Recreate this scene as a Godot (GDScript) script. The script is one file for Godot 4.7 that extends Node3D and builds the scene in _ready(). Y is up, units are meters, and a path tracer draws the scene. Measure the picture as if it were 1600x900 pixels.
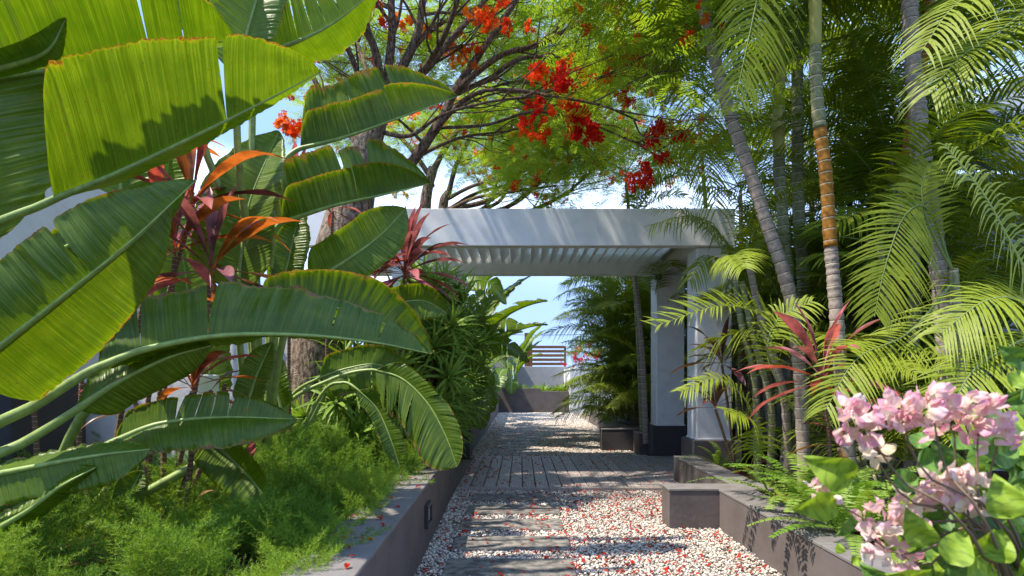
extends Node3D
# A garden path under a flame tree: gravel, a deck below a white pergola, large-leaved plants on one side, areca palms on the other.
# World: x to the right, y up, the path runs along -z. The lens stands at x 0, y 1.25, z 0.

var rng := RandomNumberGenerator.new()
var M := {}        # materials by name
var used := {}     # names taken at top level

# A point z metres down the path, from bearings read off the photograph (1600 x 900).
func P(px: float, py: float, z: float) -> Vector3:
	return Vector3((px - 813.0) / 950.0 * z, 1.25 + (596.0 - py) / 950.0 * z, -z)

func _ready():
	rng.seed = 20240611
	setup_camera_and_light()
	make_materials()
	rng.seed = 1037
	build_ground()
	rng.seed = 1074
	build_walls()
	rng.seed = 1111
	build_pergola()
	rng.seed = 1148
	build_far_end()
	rng.seed = 1185
	build_house()
	rng.seed = 1222
	build_flame_trees()
	rng.seed = 1259
	build_left_garden()
	rng.seed = 1296
	build_right_garden()
	rng.seed = 1333
	build_far_plants()
	rng.seed = 1370
	build_bougainvillea()
	rng.seed = 1407
	build_petals()

func setup_camera_and_light():
	var cam := Camera3D.new()
	cam.name = "camera"
	cam.projection = Camera3D.PROJECTION_FRUSTUM
	cam.near = 0.1
	cam.far = 600.0
	cam.size = 0.1 * 900.0 / 950.0
	cam.frustum_offset = Vector2(-13.0, 146.0) / 950.0 * 0.1
	cam.position = Vector3(0, 1.25, 0)
	var at := CameraAttributesPhysical.new()
	at.frustum_focal_length = 24.0
	at.frustum_focus_distance = 4.8
	at.exposure_aperture = 5.6
	at.exposure_multiplier = 1.0
	cam.attributes = at
	add_child(cam)
	cam.current = true
	# attributes may alter the lens: set the shift last
	cam.projection = Camera3D.PROJECTION_FRUSTUM
	cam.near = 0.1
	cam.far = 600.0
	cam.size = 0.1 * 900.0 / 950.0
	cam.frustum_offset = Vector2(-13.0, 146.0) / 950.0 * 0.1

	var sun := DirectionalLight3D.new()
	sun.name = "sun"
	sun.light_energy = 1.3
	sun.light_angular_distance = 1.0
	sun.light_color = Color(1.0, 0.96, 0.90)
	sun.shadow_enabled = true
	add_child(sun)
	sun.look_at_from_position(Vector3(-0.50, 0.86, 0.13) * 50.0, Vector3.ZERO, Vector3.FORWARD)

	var env := Environment.new()
	env.tonemap_mode = Environment.TONE_MAPPER_LINEAR
	env.tonemap_exposure = 2.3
	env.background_mode = Environment.BG_SKY
	env.sdfgi_enabled = true
	env.ssao_enabled = true
	env.ssil_enabled = true
	var ps := ProceduralSkyMaterial.new()
	ps.sky_top_color = Color(0.36, 0.48, 0.67)
	ps.sky_horizon_color = Color(0.455, 0.54, 0.675)
	ps.sky_curve = 0.30
	ps.ground_bottom_color = Color(0.20, 0.20, 0.16)
	ps.ground_horizon_color = Color(0.50, 0.56, 0.58)
	ps.sun_angle_max = 1.0
	ps.sky_cover = cloud_texture()
	ps.sky_cover_modulate = Color(1, 1, 1, 0.36)
	ps.energy_multiplier = 1.65
	var sky := Sky.new()
	sky.sky_material = ps
	env.sky = sky
	var we := WorldEnvironment.new()
	we.name = "environment"
	we.environment = env
	add_child(we)

func cloud_texture() -> ImageTexture:
	var w := 512
	var h := 256
	var im := Image.create(w, h, false, Image.FORMAT_RGBA8)
	var nz := FastNoiseLite.new()
	nz.seed = 5
	nz.frequency = 1.5
	nz.fractal_octaves = 5
	for y in h:
		var el := (0.5 - (y + 0.5) / h) * PI
		for x in w:
			var az := (x + 0.5) / w * TAU
			var d := Vector3(cos(el) * cos(az), sin(el) * 2.6, cos(el) * sin(az))
			var a := clampf((nz.get_noise_3dv(d) + 0.06) * 2.0, 0.0, 1.0)
			a = a * a * (3.0 - 2.0 * a)
			im.set_pixel(x, y, Color(0.90, 0.93, 0.97, a if el > 0.0 else 0.0))
	return ImageTexture.create_from_image(im)

# ---------------------------------------------------------------- mesh building
class MB:
	var v := PackedVector3Array()
	var uv := PackedVector2Array()
	var c := PackedColorArray()
	var idx := PackedInt32Array()
	var col := Color.WHITE

	func vert(p: Vector3, t := Vector2.ZERO) -> int:
		v.append(p)
		uv.append(t)
		c.append(col)
		return v.size() - 1

	func tri(a: int, b: int, d: int):
		idx.append(a)
		idx.append(b)
		idx.append(d)

	# rows x columns of points, shared normals
	func grid(pts: Array, uvs: Array, cols: int):
		var s := v.size()
		for i in pts.size():
			vert(pts[i], uvs[i])
		var rows: int = pts.size() / cols
		for r in rows - 1:
			for k in cols - 1:
				var a: int = s + r * cols + k
				tri(a, a + 1, a + cols)
				tri(a + 1, a + cols + 1, a + cols)

	func quad_out(a: Vector3, b: Vector3, d: Vector3, e: Vector3, mid: Vector3):
		var nn := (d - a).cross(b - a)
		var ct := (a + b + d + e) / 4.0
		var s := v.size()
		var pts := [a, b, d, e] if nn.dot(ct - mid) >= 0.0 else [a, e, d, b]
		for p in pts:
			vert(p)
		tri(s, s + 1, s + 2)
		if d != e:
			tri(s, s + 2, s + 3)

	# box with chamfered edges
	func box(mid: Vector3, size: Vector3, bev := 0.006, turn := Basis.IDENTITY):
		var h := size / 2.0
		bev = minf(bev, minf(h.x, minf(h.y, h.z)) * 0.8)
		var pt := func(sx: int, sy: int, sz: int, ax: int) -> Vector3:
			var q := Vector3(h.x - bev, h.y - bev, h.z - bev)
			q[ax] += bev
			return mid + turn * Vector3(q.x * sx, q.y * sy, q.z * sz)
		for ax in 3:
			var o1 := (ax + 1) % 3
			var o2 := (ax + 2) % 3
			for s in [-1, 1]:
				var q := []
				for pr in [[-1, -1], [1, -1], [1, 1], [-1, 1]]:
					var sg := [0, 0, 0]
					sg[ax] = s
					sg[o1] = pr[0]
					sg[o2] = pr[1]
					q.append(pt.call(sg[0], sg[1], sg[2], ax))
				quad_out(q[0], q[1], q[2], q[3], mid)
			# edges that run along ax
			for s1 in [-1, 1]:
				for s2 in [-1, 1]:
					var sg := [0, 0, 0]
					sg[o1] = s1
					sg[o2] = s2
					var q := []
					for e in [[-1, o1], [1, o1], [1, o2], [-1, o2]]:
						sg[ax] = e[0]
						q.append(pt.call(sg[0], sg[1], sg[2], e[1]))
					quad_out(q[0], q[1], q[2], q[3], mid)
		for sx in [-1, 1]:
			for sy in [-1, 1]:
				for sz in [-1, 1]:
					var q0: Vector3 = pt.call(sx, sy, sz, 0)
					var q1: Vector3 = pt.call(sx, sy, sz, 1)
					var q2: Vector3 = pt.call(sx, sy, sz, 2)
					quad_out(q0, q1, q2, q2, mid)

	# round tube along a path
	func tube(path: Array, radii: Array, sides := 8, ulen := 1.0, caps := true):
		var n := path.size()
		var t0: Vector3 = (path[1] - path[0]).normalized()
		var nn := t0.cross(Vector3(0.31, 0.2, 0.93)).normalized()
		if nn.length() < 0.1:
			nn = t0.cross(Vector3.RIGHT).normalized()
		var s := v.size()
		var along := 0.0
		for i in n:
			var t: Vector3 = (path[mini(i + 1, n - 1)] - path[maxi(i - 1, 0)]).normalized()
			nn = (nn - t * nn.dot(t)).normalized()
			var b := t.cross(nn)
			if i > 0:
				along += path[i].distance_to(path[i - 1])
			for k in sides + 1:
				var a := TAU * k / sides
				vert(path[i] + (nn * cos(a) + b * sin(a)) * radii[i], Vector2(float(k) / sides, along * ulen))
		for i in n - 1:
			for k in sides:
				var a: int = s + i * (sides + 1) + k
				tri(a, a + sides + 1, a + 1)
				tri(a + 1, a + sides + 1, a + sides + 2)
		if caps:
			var m := vert(path[n - 1], Vector2(0.5, along * ulen))
			for k in sides:
				tri(m, s + (n - 1) * (sides + 1) + k + 1, s + (n - 1) * (sides + 1) + k)
			m = vert(path[0], Vector2(0.5, 0))
			for k in sides:
				tri(m, s + k, s + k + 1)

	func mesh(material = null) -> ArrayMesh:
		var nr := PackedVector3Array()
		nr.resize(v.size())
		for i in range(0, idx.size(), 3):
			var a := v[idx[i]]
			var f := (v[idx[i + 2]] - a).cross(v[idx[i + 1]] - a)
			nr[idx[i]] += f
			nr[idx[i + 1]] += f
			nr[idx[i + 2]] += f
		for i in nr.size():
			nr[i] = nr[i].normalized() if nr[i].length_squared() > 1e-20 else Vector3.UP
		var arr := []
		arr.resize(Mesh.ARRAY_MAX)
		arr[Mesh.ARRAY_VERTEX] = v
		arr[Mesh.ARRAY_NORMAL] = nr
		arr[Mesh.ARRAY_TEX_UV] = uv
		arr[Mesh.ARRAY_COLOR] = c
		arr[Mesh.ARRAY_INDEX] = idx
		var m := ArrayMesh.new()
		m.add_surface_from_arrays(Mesh.PRIMITIVE_TRIANGLES, arr)
		if material:
			m.surface_set_material(0, material)
		return m

func numbered(called: String) -> String:
	if not used.has(called):
		used[called] = 0
		return called
	used[called] += 1
	return "%s_%03d" % [called, used[called]]

func part(called: String, what, material, parent: Node3D) -> MeshInstance3D:
	var o := MeshInstance3D.new()
	o.name = called
	o.mesh = what.mesh(material) if what is MB else what
	if not what is MB and material:
		o.material_override = material
	parent.add_child(o, true)
	return o

func tag(o: Node, label: String, category := "", group := "", kind := ""):
	if label: o.set_meta("label", label)
	if category: o.set_meta("category", category)
	if group: o.set_meta("group", group)
	if kind: o.set_meta("kind", kind)

func thing(called: String, label: String, category: String, at := Vector3.ZERO, group := "") -> Node3D:
	var o := Node3D.new()
	o.name = numbered(called)
	o.position = at
	add_child(o)
	tag(o, label, category, group)
	return o

func one(called: String, what, material, label: String, category: String, group := "", kind := "") -> MeshInstance3D:
	var o := part(numbered(called), what, material, self)
	tag(o, label, category, group, kind)
	return o

func boxmb(mid: Vector3, size: Vector3, bev := 0.006, turn := Basis.IDENTITY) -> MB:
	var b := MB.new()
	b.box(mid, size, bev, turn)
	return b

func slab(x0: float, x1: float, y0: float, y1: float, z0: float, z1: float, bev := 0.006) -> MB:
	# z0 < z1 are metres down the path
	return boxmb(Vector3((x0 + x1) / 2, (y0 + y1) / 2, -(z0 + z1) / 2), Vector3(absf(x1 - x0), absf(y1 - y0), absf(z1 - z0)), bev)

func smooth_path(pts: Array, n: int) -> Array:
	# Catmull-Rom through the points, n samples at even parameter
	var out := []
	var k := pts.size() - 1
	for i in n:
		var t := float(i) / (n - 1) * k
		var a := mini(int(t), k - 1)
		var f := t - a
		var p0: Vector3 = pts[a - 1] if a > 0 else pts[0] * 2.0 - pts[1]
		var p3: Vector3 = pts[a + 2] if a + 2 <= k else pts[k] * 2.0 - pts[k - 1]
		out.append(pts[a].cubic_interpolate(pts[a + 1], p0, p3, f))
	return out

func lerp_list(vals: Array, n: int) -> Array:
	var out := []
	var k := vals.size() - 1
	for i in n:
		var t := float(i) / (n - 1) * k
		var a := mini(int(t), k - 1)
		out.append(lerpf(vals[a], vals[a + 1], t - a))
	return out

func rnd(a: float, b: float) -> float:
	return rng.randf_range(a, b)

func rvec() -> Vector3:
	return Vector3(rnd(-1, 1), rnd(-1, 1), rnd(-1, 1))

# ---------------------------------------------------------------- materials
func lin(r: float, g: float, b: float) -> Color:
	return Color(r, g, b).linear_to_srgb()

func mat(called: String, color: Color, rough := 0.8, spec := 0.5) -> StandardMaterial3D:
	var m := StandardMaterial3D.new()
	m.resource_name = called
	m.albedo_color = color
	m.roughness = rough
	m.metallic_specular = spec
	M[called] = m
	return m

# seamless noise mapped onto a row of colours
func noise_tex(size: int, freq: float, cols: Array, seed_: int, octaves := 4, stretch := 1.0, speck := 0.0) -> ImageTexture:
	var nz := FastNoiseLite.new()
	nz.seed = seed_
	nz.frequency = freq
	nz.fractal_octaves = octaves
	var src := nz.get_seamless_image(size, size)
	src.convert(Image.FORMAT_L8)
	var im := Image.create(size, size, false, Image.FORMAT_RGB8)
	var r := RandomNumberGenerator.new()
	r.seed = seed_
	var k := cols.size() - 1
	for y in size:
		for x in size:
			var f := src.get_pixel(x, int(y * stretch) % size).r
			f = clampf((f - 0.5) * 1.6 + 0.5 + (r.randf() - 0.5) * speck, 0.0, 0.9999)
			var a := int(f * k)
			im.set_pixel(x, y, cols[a].lerp(cols[a + 1], f * k - a))
	return ImageTexture.create_from_image(im)

func grey_tex(size: int, freq: float, seed_: int, octaves := 4, speck := 0.0) -> ImageTexture:
	return noise_tex(size, freq, [Color.BLACK, Color.WHITE], seed_, octaves, 1.0, speck)

func tri_map(m: StandardMaterial3D, t: Texture2D, scale: float, bump: Texture2D = null, bump_cm := 0.2):
	m.uv1_triplanar = true
	m.uv1_world_triplanar = true
	m.uv1_scale = Vector3.ONE * scale
	if t: m.albedo_texture = t
	if bump:
		m.heightmap_enabled = true
		m.heightmap_texture = bump
		m.heightmap_scale = bump_cm

# blade with cross veins: u along the midrib, v from midrib (0) to margin (1)
func blade_tex(base: Color, light: Color, dry: Color, seed_: int, edge: float) -> Array:
	var w := 640
	var h := 96
	var im := Image.create(w, h, false, Image.FORMAT_RGB8)
	var hm := Image.create(w, h, false, Image.FORMAT_RGB8)
	var nz := FastNoiseLite.new()
	nz.seed = seed_
	nz.frequency = 1.0
	nz.fractal_octaves = 3
	for x in w:
		var u := float(x) / w
		for y in h:
			var q := float(y) / h
			var us := u + q * 0.012 * sin(u * 9.0)
			var vein := nz.get_noise_2d(us * 150.0, q * 0.7)
			var fine := nz.get_noise_2d(us * 420.0 + 50.0, q * 1.3)
			var patch := nz.get_noise_2d(us * 5.0 + 90.0, q * 2.0)
			var rib := pow(absf(sin(us * PI * 46.0)), 14.0)
			var c := base.lerp(light, clampf(0.27 + vein * 0.46 + fine * 0.30 + patch * 0.34 + rib * 0.24, 0.0, 1.0))
			var spot := nz.get_noise_2d(u * 60.0 + 500.0, q * 22.0)
			if spot > 0.52:
				c = c.lerp(dry, clampf((spot - 0.52) * 6.0, 0.0, 0.7))
			if q < 0.05:
				c = c.lerp(light, (0.05 - q) / 0.05 * 0.6)
			var e := edge * (0.35 + 0.9 * maxf(0.0, nz.get_noise_2d(u * 26.0, 200.0)) + 1.6 * maxf(0.0, nz.get_noise_2d(u * 7.0, 300.0) - 0.15))
			if q > 1.0 - e * 2.2:
				var k := clampf((q - (1.0 - e * 2.2)) / (e * 1.2), 0.0, 1.0)
				c = c.lerp(Color(0.62, 0.60, 0.16), k * 0.7)
			if q > 1.0 - e:
				c = dry.lerp(dry.lightened(0.35), clampf(0.5 + nz.get_noise_2d(u * 90.0, q * 40.0), 0.0, 1.0))
			im.set_pixel(x, y, c)
			var g := 0.5 + vein * 0.28 + fine * 0.12 - rib * 0.3
			hm.set_pixel(x, y, Color(g, g, g))
	return [ImageTexture.create_from_image(im), ImageTexture.create_from_image(hm)]

func leaf_mat(called: String, tex: Array, tint: Color, back: Color, rough := 0.40, bump := 0.22) -> StandardMaterial3D:
	var m := mat(called, tint, rough, 0.5)
	if tex.size() > 0:
		m.albedo_texture = tex[0]
		if tex.size() > 1:
			m.heightmap_enabled = true
			m.heightmap_texture = tex[1]
			m.heightmap_scale = bump
	m.backlight_enabled = true
	m.backlight = back
	m.cull_mode = BaseMaterial3D.CULL_DISABLED
	return m

func make_materials():
	var W := Color.WHITE
	# masonry
	var stucco := noise_tex(256, 0.02, [Color(0.955, 0.955, 0.95), Color(0.985, 0.985, 0.985), Color(1, 1, 1)], 3, 5, 1.0, 0.14)
	var grain := grey_tex(256, 0.09, 4, 4, 0.5)
	var worn := noise_tex(256, 0.016, [Color(0.90, 0.895, 0.89), Color(0.965, 0.965, 0.965), Color(1, 1, 1)], 6, 5, 1.0, 0.16)
	tri_map(mat("taupe", lin(0.130, 0.108, 0.100), 0.85, 0.4), worn, 0.6, grain, 0.08)
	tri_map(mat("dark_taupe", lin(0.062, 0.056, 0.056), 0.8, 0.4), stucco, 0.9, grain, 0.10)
	tri_map(mat("white_paint", lin(0.84, 0.84, 0.835), 0.6, 0.45), stucco, 0.7, grain, 0.02)
	tri_map(mat("white_wall", lin(0.72, 0.72, 0.73), 0.85, 0.4), stucco, 0.6, grain, 0.12)
	tri_map(mat("grey_wall", lin(0.34, 0.35, 0.37), 0.85, 0.4), stucco, 0.5, grain, 0.12)
	tri_map(mat("dark_wall", lin(0.055, 0.052, 0.058), 0.8, 0.4), stucco, 0.6, grain, 0.1)
	var stone := noise_tex(256, 0.03, [Color(0.55, 0.55, 0.55), Color(0.8, 0.8, 0.8), Color(0.98, 0.97, 0.95)], 8, 5, 1.0, 0.45)
	tri_map(mat("coping", lin(0.175, 0.162, 0.156), 0.8, 0.4), worn, 1.3, grain, 0.10)
	for k in 3:
		tri_map(mat("slate%d" % k, lin(0.22 + 0.024 * k, 0.203 + 0.022 * k, 0.180 + 0.020 * k), 0.75, 0.45), stone, 1.1 + 0.23 * k, grain, 0.14)
	var wood := noise_tex(256, 0.03, [Color(0.74, 0.73, 0.71), Color(0.88, 0.87, 0.86), Color(1, 0.99, 0.98)], 12, 5, 1.0, 0.2)
	for k in 4:
		var m := mat("deck%d" % k, lin(0.40 + 0.03 * k, 0.348 + 0.027 * k, 0.325 + 0.025 * k), 0.7, 0.45)
		m.albedo_texture = wood
		m.uv1_triplanar = true
		m.uv1_world_triplanar = true
		m.uv1_scale = Vector3(7.0, 7.0, 0.8)
		m.uv1_offset = Vector3(0.37 * k, 0.2 * k, 0.61 * k)
		m.heightmap_enabled = true
		m.heightmap_texture = grain
		m.heightmap_scale = 0.06
	for k in 3:
		var m := mat("timber%d" % k, lin(0.17 + 0.03 * k, 0.075 + 0.014 * k, 0.035 + 0.008 * k), 0.6, 0.5)
		m.albedo_texture = wood
		m.uv1_triplanar = true
		m.uv1_world_triplanar = true
		m.uv1_scale = Vector3(0.9, 6.0, 6.0)
		m.uv1_offset = Vector3(0.4 * k, 0.3 * k, 0.0)
	var soil := noise_tex(256, 0.05, [Color(0.28, 0.2, 0.14), Color(0.45, 0.33, 0.24), Color(0.62, 0.44, 0.30), Color(0.42, 0.30, 0.2)], 15, 5, 1.0, 0.5)
	tri_map(mat("soil", lin(0.30, 0.27, 0.25), 0.95, 0.3), soil, 1.7, grey_tex(256, 0.07, 16, 4, 0.6), 2.0)
	tri_map(mat("gravel_base", lin(0.72, 0.70, 0.66), 0.9, 0.3), noise_tex(256, 0.11, [Color(0.32, 0.29, 0.25), Color(0.62, 0.57, 0.52), Color(0.85, 0.80, 0.74), Color(0.55, 0.50, 0.45), Color(0.95, 0.92, 0.88)], 17, 3, 1.0, 0.7), 2.6, grey_tex(256, 0.1, 18, 3, 0.4), 1.2)
	var pb := mat("pebble", W, 0.8, 0.4)
	pb.vertex_color_use_as_albedo = true
	var land := noise_tex(256, 0.04, [Color(0.2, 0.28, 0.12), Color(0.34, 0.42, 0.2), Color(0.45, 0.42, 0.28)], 19, 5, 1.0, 0.3)
	tri_map(mat("land", lin(0.45, 0.45, 0.45), 0.95, 0.3), land, 0.35)
	mat("black_metal", lin(0.025, 0.024, 0.024), 0.45, 0.5)
	mat("steel", lin(0.30, 0.30, 0.31), 0.5, 0.5)
	mat("lamp_glass", lin(0.35, 0.35, 0.36), 0.25, 0.5)
	mat("camera_glass", lin(0.01, 0.01, 0.012), 0.08, 0.6)
	var roofm := mat("roof_metal", lin(0.20, 0.215, 0.24), 0.42, 0.5)
	roofm.metallic = 0.35
	# bark
	var bark := noise_tex(256, 0.035, [Color(0.35, 0.32, 0.3), Color(0.62, 0.58, 0.54), Color(0.85, 0.8, 0.75), Color(1, 0.97, 0.92)], 21, 5, 0.45, 0.3)
	tri_map(mat("bark_grey", lin(0.34, 0.29, 0.24), 0.9, 0.3), bark, 2.4, grain, 0.6)
	tri_map(mat("bark_limb", lin(0.21, 0.155, 0.125), 0.9, 0.3), bark, 3.0, grain, 0.4)
	# ringed stems, uv v in metres * ulen
	for spec in [["stem_green", Color(0.36, 0.38, 0.24), Color(0.62, 0.62, 0.48), 31], ["stem_grey", Color(0.46, 0.41, 0.38), Color(0.68, 0.63, 0.58), 32], ["stem_orange", Color(0.50, 0.33, 0.10), Color(0.74, 0.50, 0.18), 33], ["stem_brown", Color(0.33, 0.24, 0.18), Color(0.50, 0.40, 0.31), 34]]:
		var im := Image.create(64, 256, false, Image.FORMAT_RGB8)
		var nz := FastNoiseLite.new()
		nz.seed = spec[3]
		nz.frequency = 1.0
		for y in 256:
			var q := fposmod(y / 64.0, 1.0)
			for x in 64:
				var a := x / 64.0 * TAU
				var f := 0.5 + 0.55 * nz.get_noise_3d(cos(a) * 1.6, sin(a) * 1.6, y * 0.035) + 0.35 * nz.get_noise_3d(cos(a) * 5.0, sin(a) * 5.0, y * 0.16)
				var c: Color = spec[1].lerp(spec[2], clampf(f, 0.0, 1.0))
				var wob := 0.03 * nz.get_noise_2d(cos(a) * 2.0 + y / 64 * 9.0, sin(a) * 2.0)
				if absf(q - 0.5 + wob) < 0.055:
					c = c.lerp(Color(0.74, 0.70, 0.62), 0.75)
				elif q - 0.5 + wob > 0.0 and q - 0.5 + wob < 0.13:
					c = c.lerp(Color(0.23, 0.17, 0.12), 0.6)
				im.set_pixel(x, y, c)
		var m := mat(spec[0], W, 0.75, 0.4)
		m.albedo_texture = ImageTexture.create_from_image(im)
		m.heightmap_enabled = true
		m.heightmap_texture = m.albedo_texture
		m.heightmap_scale = 0.25
	# broad leaves
	var green := blade_tex(Color(0.31, 0.44, 0.10), Color(0.52, 0.62, 0.22), Color(0.40, 0.24, 0.14), 41, 0.045)
	var torn := blade_tex(Color(0.29, 0.42, 0.11), Color(0.49, 0.59, 0.21), Color(0.47, 0.34, 0.25), 42, 0.085)
	leaf_mat("paddle_leaf", green, lin(0.98, 0.94, 0.60), Color(1.0, 0.98, 0.45), 0.36)
	leaf_mat("paddle_leaf_torn", torn, lin(0.98, 0.94, 0.62), Color(1.0, 0.98, 0.45), 0.36)
	var stalk := noise_tex(128, 0.04, [Color(0.8, 0.8, 0.8), Color(1, 1, 1)], 43, 4, 1.0, 0.15)
	tri_map(mat("stalk", lin(0.26, 0.36, 0.085), 0.45, 0.5), stalk, 3.0)
	# palms and small leaves
	var strip := noise_tex(128, 0.05, [Color(0.78, 0.8, 0.72), Color(1, 1, 1), Color(1, 0.98, 0.85)], 44, 3, 0.2, 0.1)
	for spec in [["palm_leaf", lin(0.262, 0.335, 0.032), 0.92], ["palm_leaf_older", lin(0.225, 0.31, 0.036), 0.92], ["flame_leaf", lin(0.37, 0.53, 0.06), 1.0],
			["strap_mid", lin(0.22, 0.355, 0.055), 0.85], ["fern_bright", lin(0.245, 0.39, 0.038), 0.9], ["fern_mid", lin(0.155, 0.30, 0.034), 0.9], ["sword_fern", lin(0.25, 0.38, 0.07), 0.9],
			["bg_leaf", lin(0.14, 0.27, 0.055), 0.8], ["bg_leaf_lime", lin(0.28, 0.42, 0.05), 0.9], ["bg_leaf_blue", lin(0.13, 0.24, 0.085), 0.8], ["dry_leaf", lin(0.33, 0.17, 0.07), 0.7]]:
		var m := leaf_mat(spec[0], [strip], spec[1], Color(spec[2], spec[2], spec[2] * 0.6), 0.5)
		m.metallic_specular = 0.36
		if spec[0].begins_with("dry"):
			m.roughness = 0.8
	mat("rachis", lin(0.36, 0.33, 0.07), 0.5)
	mat("rachis_green", lin(0.16, 0.22, 0.05), 0.5)
	mat("twig", lin(0.17, 0.11, 0.07), 0.8)
	var hue := noise_tex(128, 0.03, [Color(0.62, 0.6, 0.6), Color(0.9, 0.88, 0.86), Color(1, 1, 1)], 45, 4, 0.15, 0.1)
	for spec in [["ti_red", lin(0.48, 0.10, 0.07)], ["ti_pink", lin(0.56, 0.17, 0.20)], ["ti_maroon", lin(0.17, 0.05, 0.055)], ["ti_orange", lin(0.66, 0.22, 0.04)], ["ti_dusky", lin(0.34, 0.13, 0.15)], ["ti_bronze", lin(0.20, 0.12, 0.05)]]:
		leaf_mat(spec[0], [hue], spec[1], Color(0.9, 0.8, 0.7), 0.4)
	for spec in [["flame_red", lin(0.60, 0.055, 0.010)], ["flame_orange", lin(0.66, 0.15, 0.015)], ["flame_crimson", lin(0.45, 0.018, 0.012)], ["petal_red", lin(0.36, 0.03, 0.015)], ["petal_dark", lin(0.20, 0.025, 0.018)], ["red_bract", lin(0.50, 0.02, 0.06)]]:
		var lc: Color = spec[1].srgb_to_linear()
		var top := maxf(lc.r, maxf(lc.g, lc.b))
		leaf_mat(spec[0], [], spec[1], lin(lc.r / top * 0.7, lc.g / top * 0.7, lc.b / top * 0.7), 0.8).specular_mode = BaseMaterial3D.SPECULAR_DISABLED
	var bv := leaf_mat("bract", [], W, Color(0.95, 0.9, 0.9), 0.7)
	bv.vertex_color_use_as_albedo = true

# ---------------------------------------------------------------- ground and path
func sheet(called: String, x0: float, x1: float, z0: float, z1: float, y: float, material, label := "", category := "") -> MeshInstance3D:
	var b := MB.new()
	var s := b.vert(Vector3(x0, y, -z0))
	b.vert(Vector3(x1, y, -z0))
	b.vert(Vector3(x1, y, -z1))
	b.vert(Vector3(x0, y, -z1))
	b.tri(s, s + 2, s + 1)
	b.tri(s, s + 3, s + 2)
	var o := part(numbered(called), b, material, self)
	tag(o, label, category, "", "structure")
	return o

# a bed of soil with a little relief
func soil_bed(x0: float, x1: float, z0: float, z1: float, y: float, rough_: float, label: String):
	var b := MB.new()
	var nz := FastNoiseLite.new()
	nz.seed = int(absf(x0) * 100) + 7
	nz.frequency = 1.7
	var nx := maxi(3, int((x1 - x0) / 0.12))
	var nzz := maxi(3, int((z1 - z0) / 0.12))
	var pts := []
	var uvs := []
	for i in nzz + 1:
		for k in nx + 1:
			var x := lerpf(x0, x1, float(k) / nx)
			var z := lerpf(z0, z1, float(i) / nzz)
			pts.append(Vector3(x, y + rough_ * nz.get_noise_2d(x, z), -z))
			uvs.append(Vector2(x, z))
	b.grid(pts, uvs, nx + 1)
	# rows run away from the lens: turn the faces up
	for i in range(0, b.idx.size(), 3):
		var t := b.idx[i + 1]
		b.idx[i + 1] = b.idx[i + 2]
		b.idx[i + 2] = t
	var o := part(numbered("soil_bed"), b, M.soil, self)
	tag(o, label, "soil", "", "structure")

func pebble_mesh(seed_: int) -> ArrayMesh:
	var r := RandomNumberGenerator.new()
	r.seed = seed_
	var b := MB.new()
	var t := (1.0 + sqrt(5.0)) / 2.0
	var vs := [Vector3(-1, t, 0), Vector3(1, t, 0), Vector3(-1, -t, 0), Vector3(1, -t, 0), Vector3(0, -1, t), Vector3(0, 1, t), Vector3(0, -1, -t), Vector3(0, 1, -t), Vector3(t, 0, -1), Vector3(t, 0, 1), Vector3(-t, 0, -1), Vector3(-t, 0, 1)]
	for p in vs:
		b.vert(p.normalized() * r.randf_range(0.75, 1.2) * Vector3(1.0, 0.62, 0.8))
	for f in [[0, 11, 5], [0, 5, 1], [0, 1, 7], [0, 7, 10], [0, 10, 11], [1, 5, 9], [5, 11, 4], [11, 10, 2], [10, 7, 6], [7, 1, 8], [3, 9, 4], [3, 4, 2], [3, 2, 6], [3, 6, 8], [3, 8, 9], [4, 9, 5], [2, 4, 11], [6, 2, 10], [8, 6, 7], [9, 8, 1]]:
		b.tri(f[0], f[2], f[1])
	return b.mesh(M.pebble)

func multi(called: String, mesh: Mesh, xf: Array, cols: Array, parent: Node3D, material = null) -> MultiMeshInstance3D:
	var mm := MultiMesh.new()
	mm.transform_format = MultiMesh.TRANSFORM_3D
	mm.use_colors = cols.size() > 0
	mm.mesh = mesh
	mm.instance_count = xf.size()
	for i in xf.size():
		mm.set_instance_transform(i, xf[i])
		if cols.size() > 0:
			mm.set_instance_color(i, cols[i])
	var o := MultiMeshInstance3D.new()
	o.name = called
	o.multimesh = mm
	if material: o.material_override = material
	parent.add_child(o, true)
	o.set_meta("kind", "stuff")
	return o

var STEP_Z := []

func path_right(z: float) -> float:
	if z < 5.2: return 1.68
	if z < 7.4: return 1.87
	if z < 10.3: return 2.12
	if z < 11.2: return 1.98
	return 2.05

func path_left(z: float) -> float:
	return -0.60 - 0.021 * z if z < 7.0 else -0.84

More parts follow.
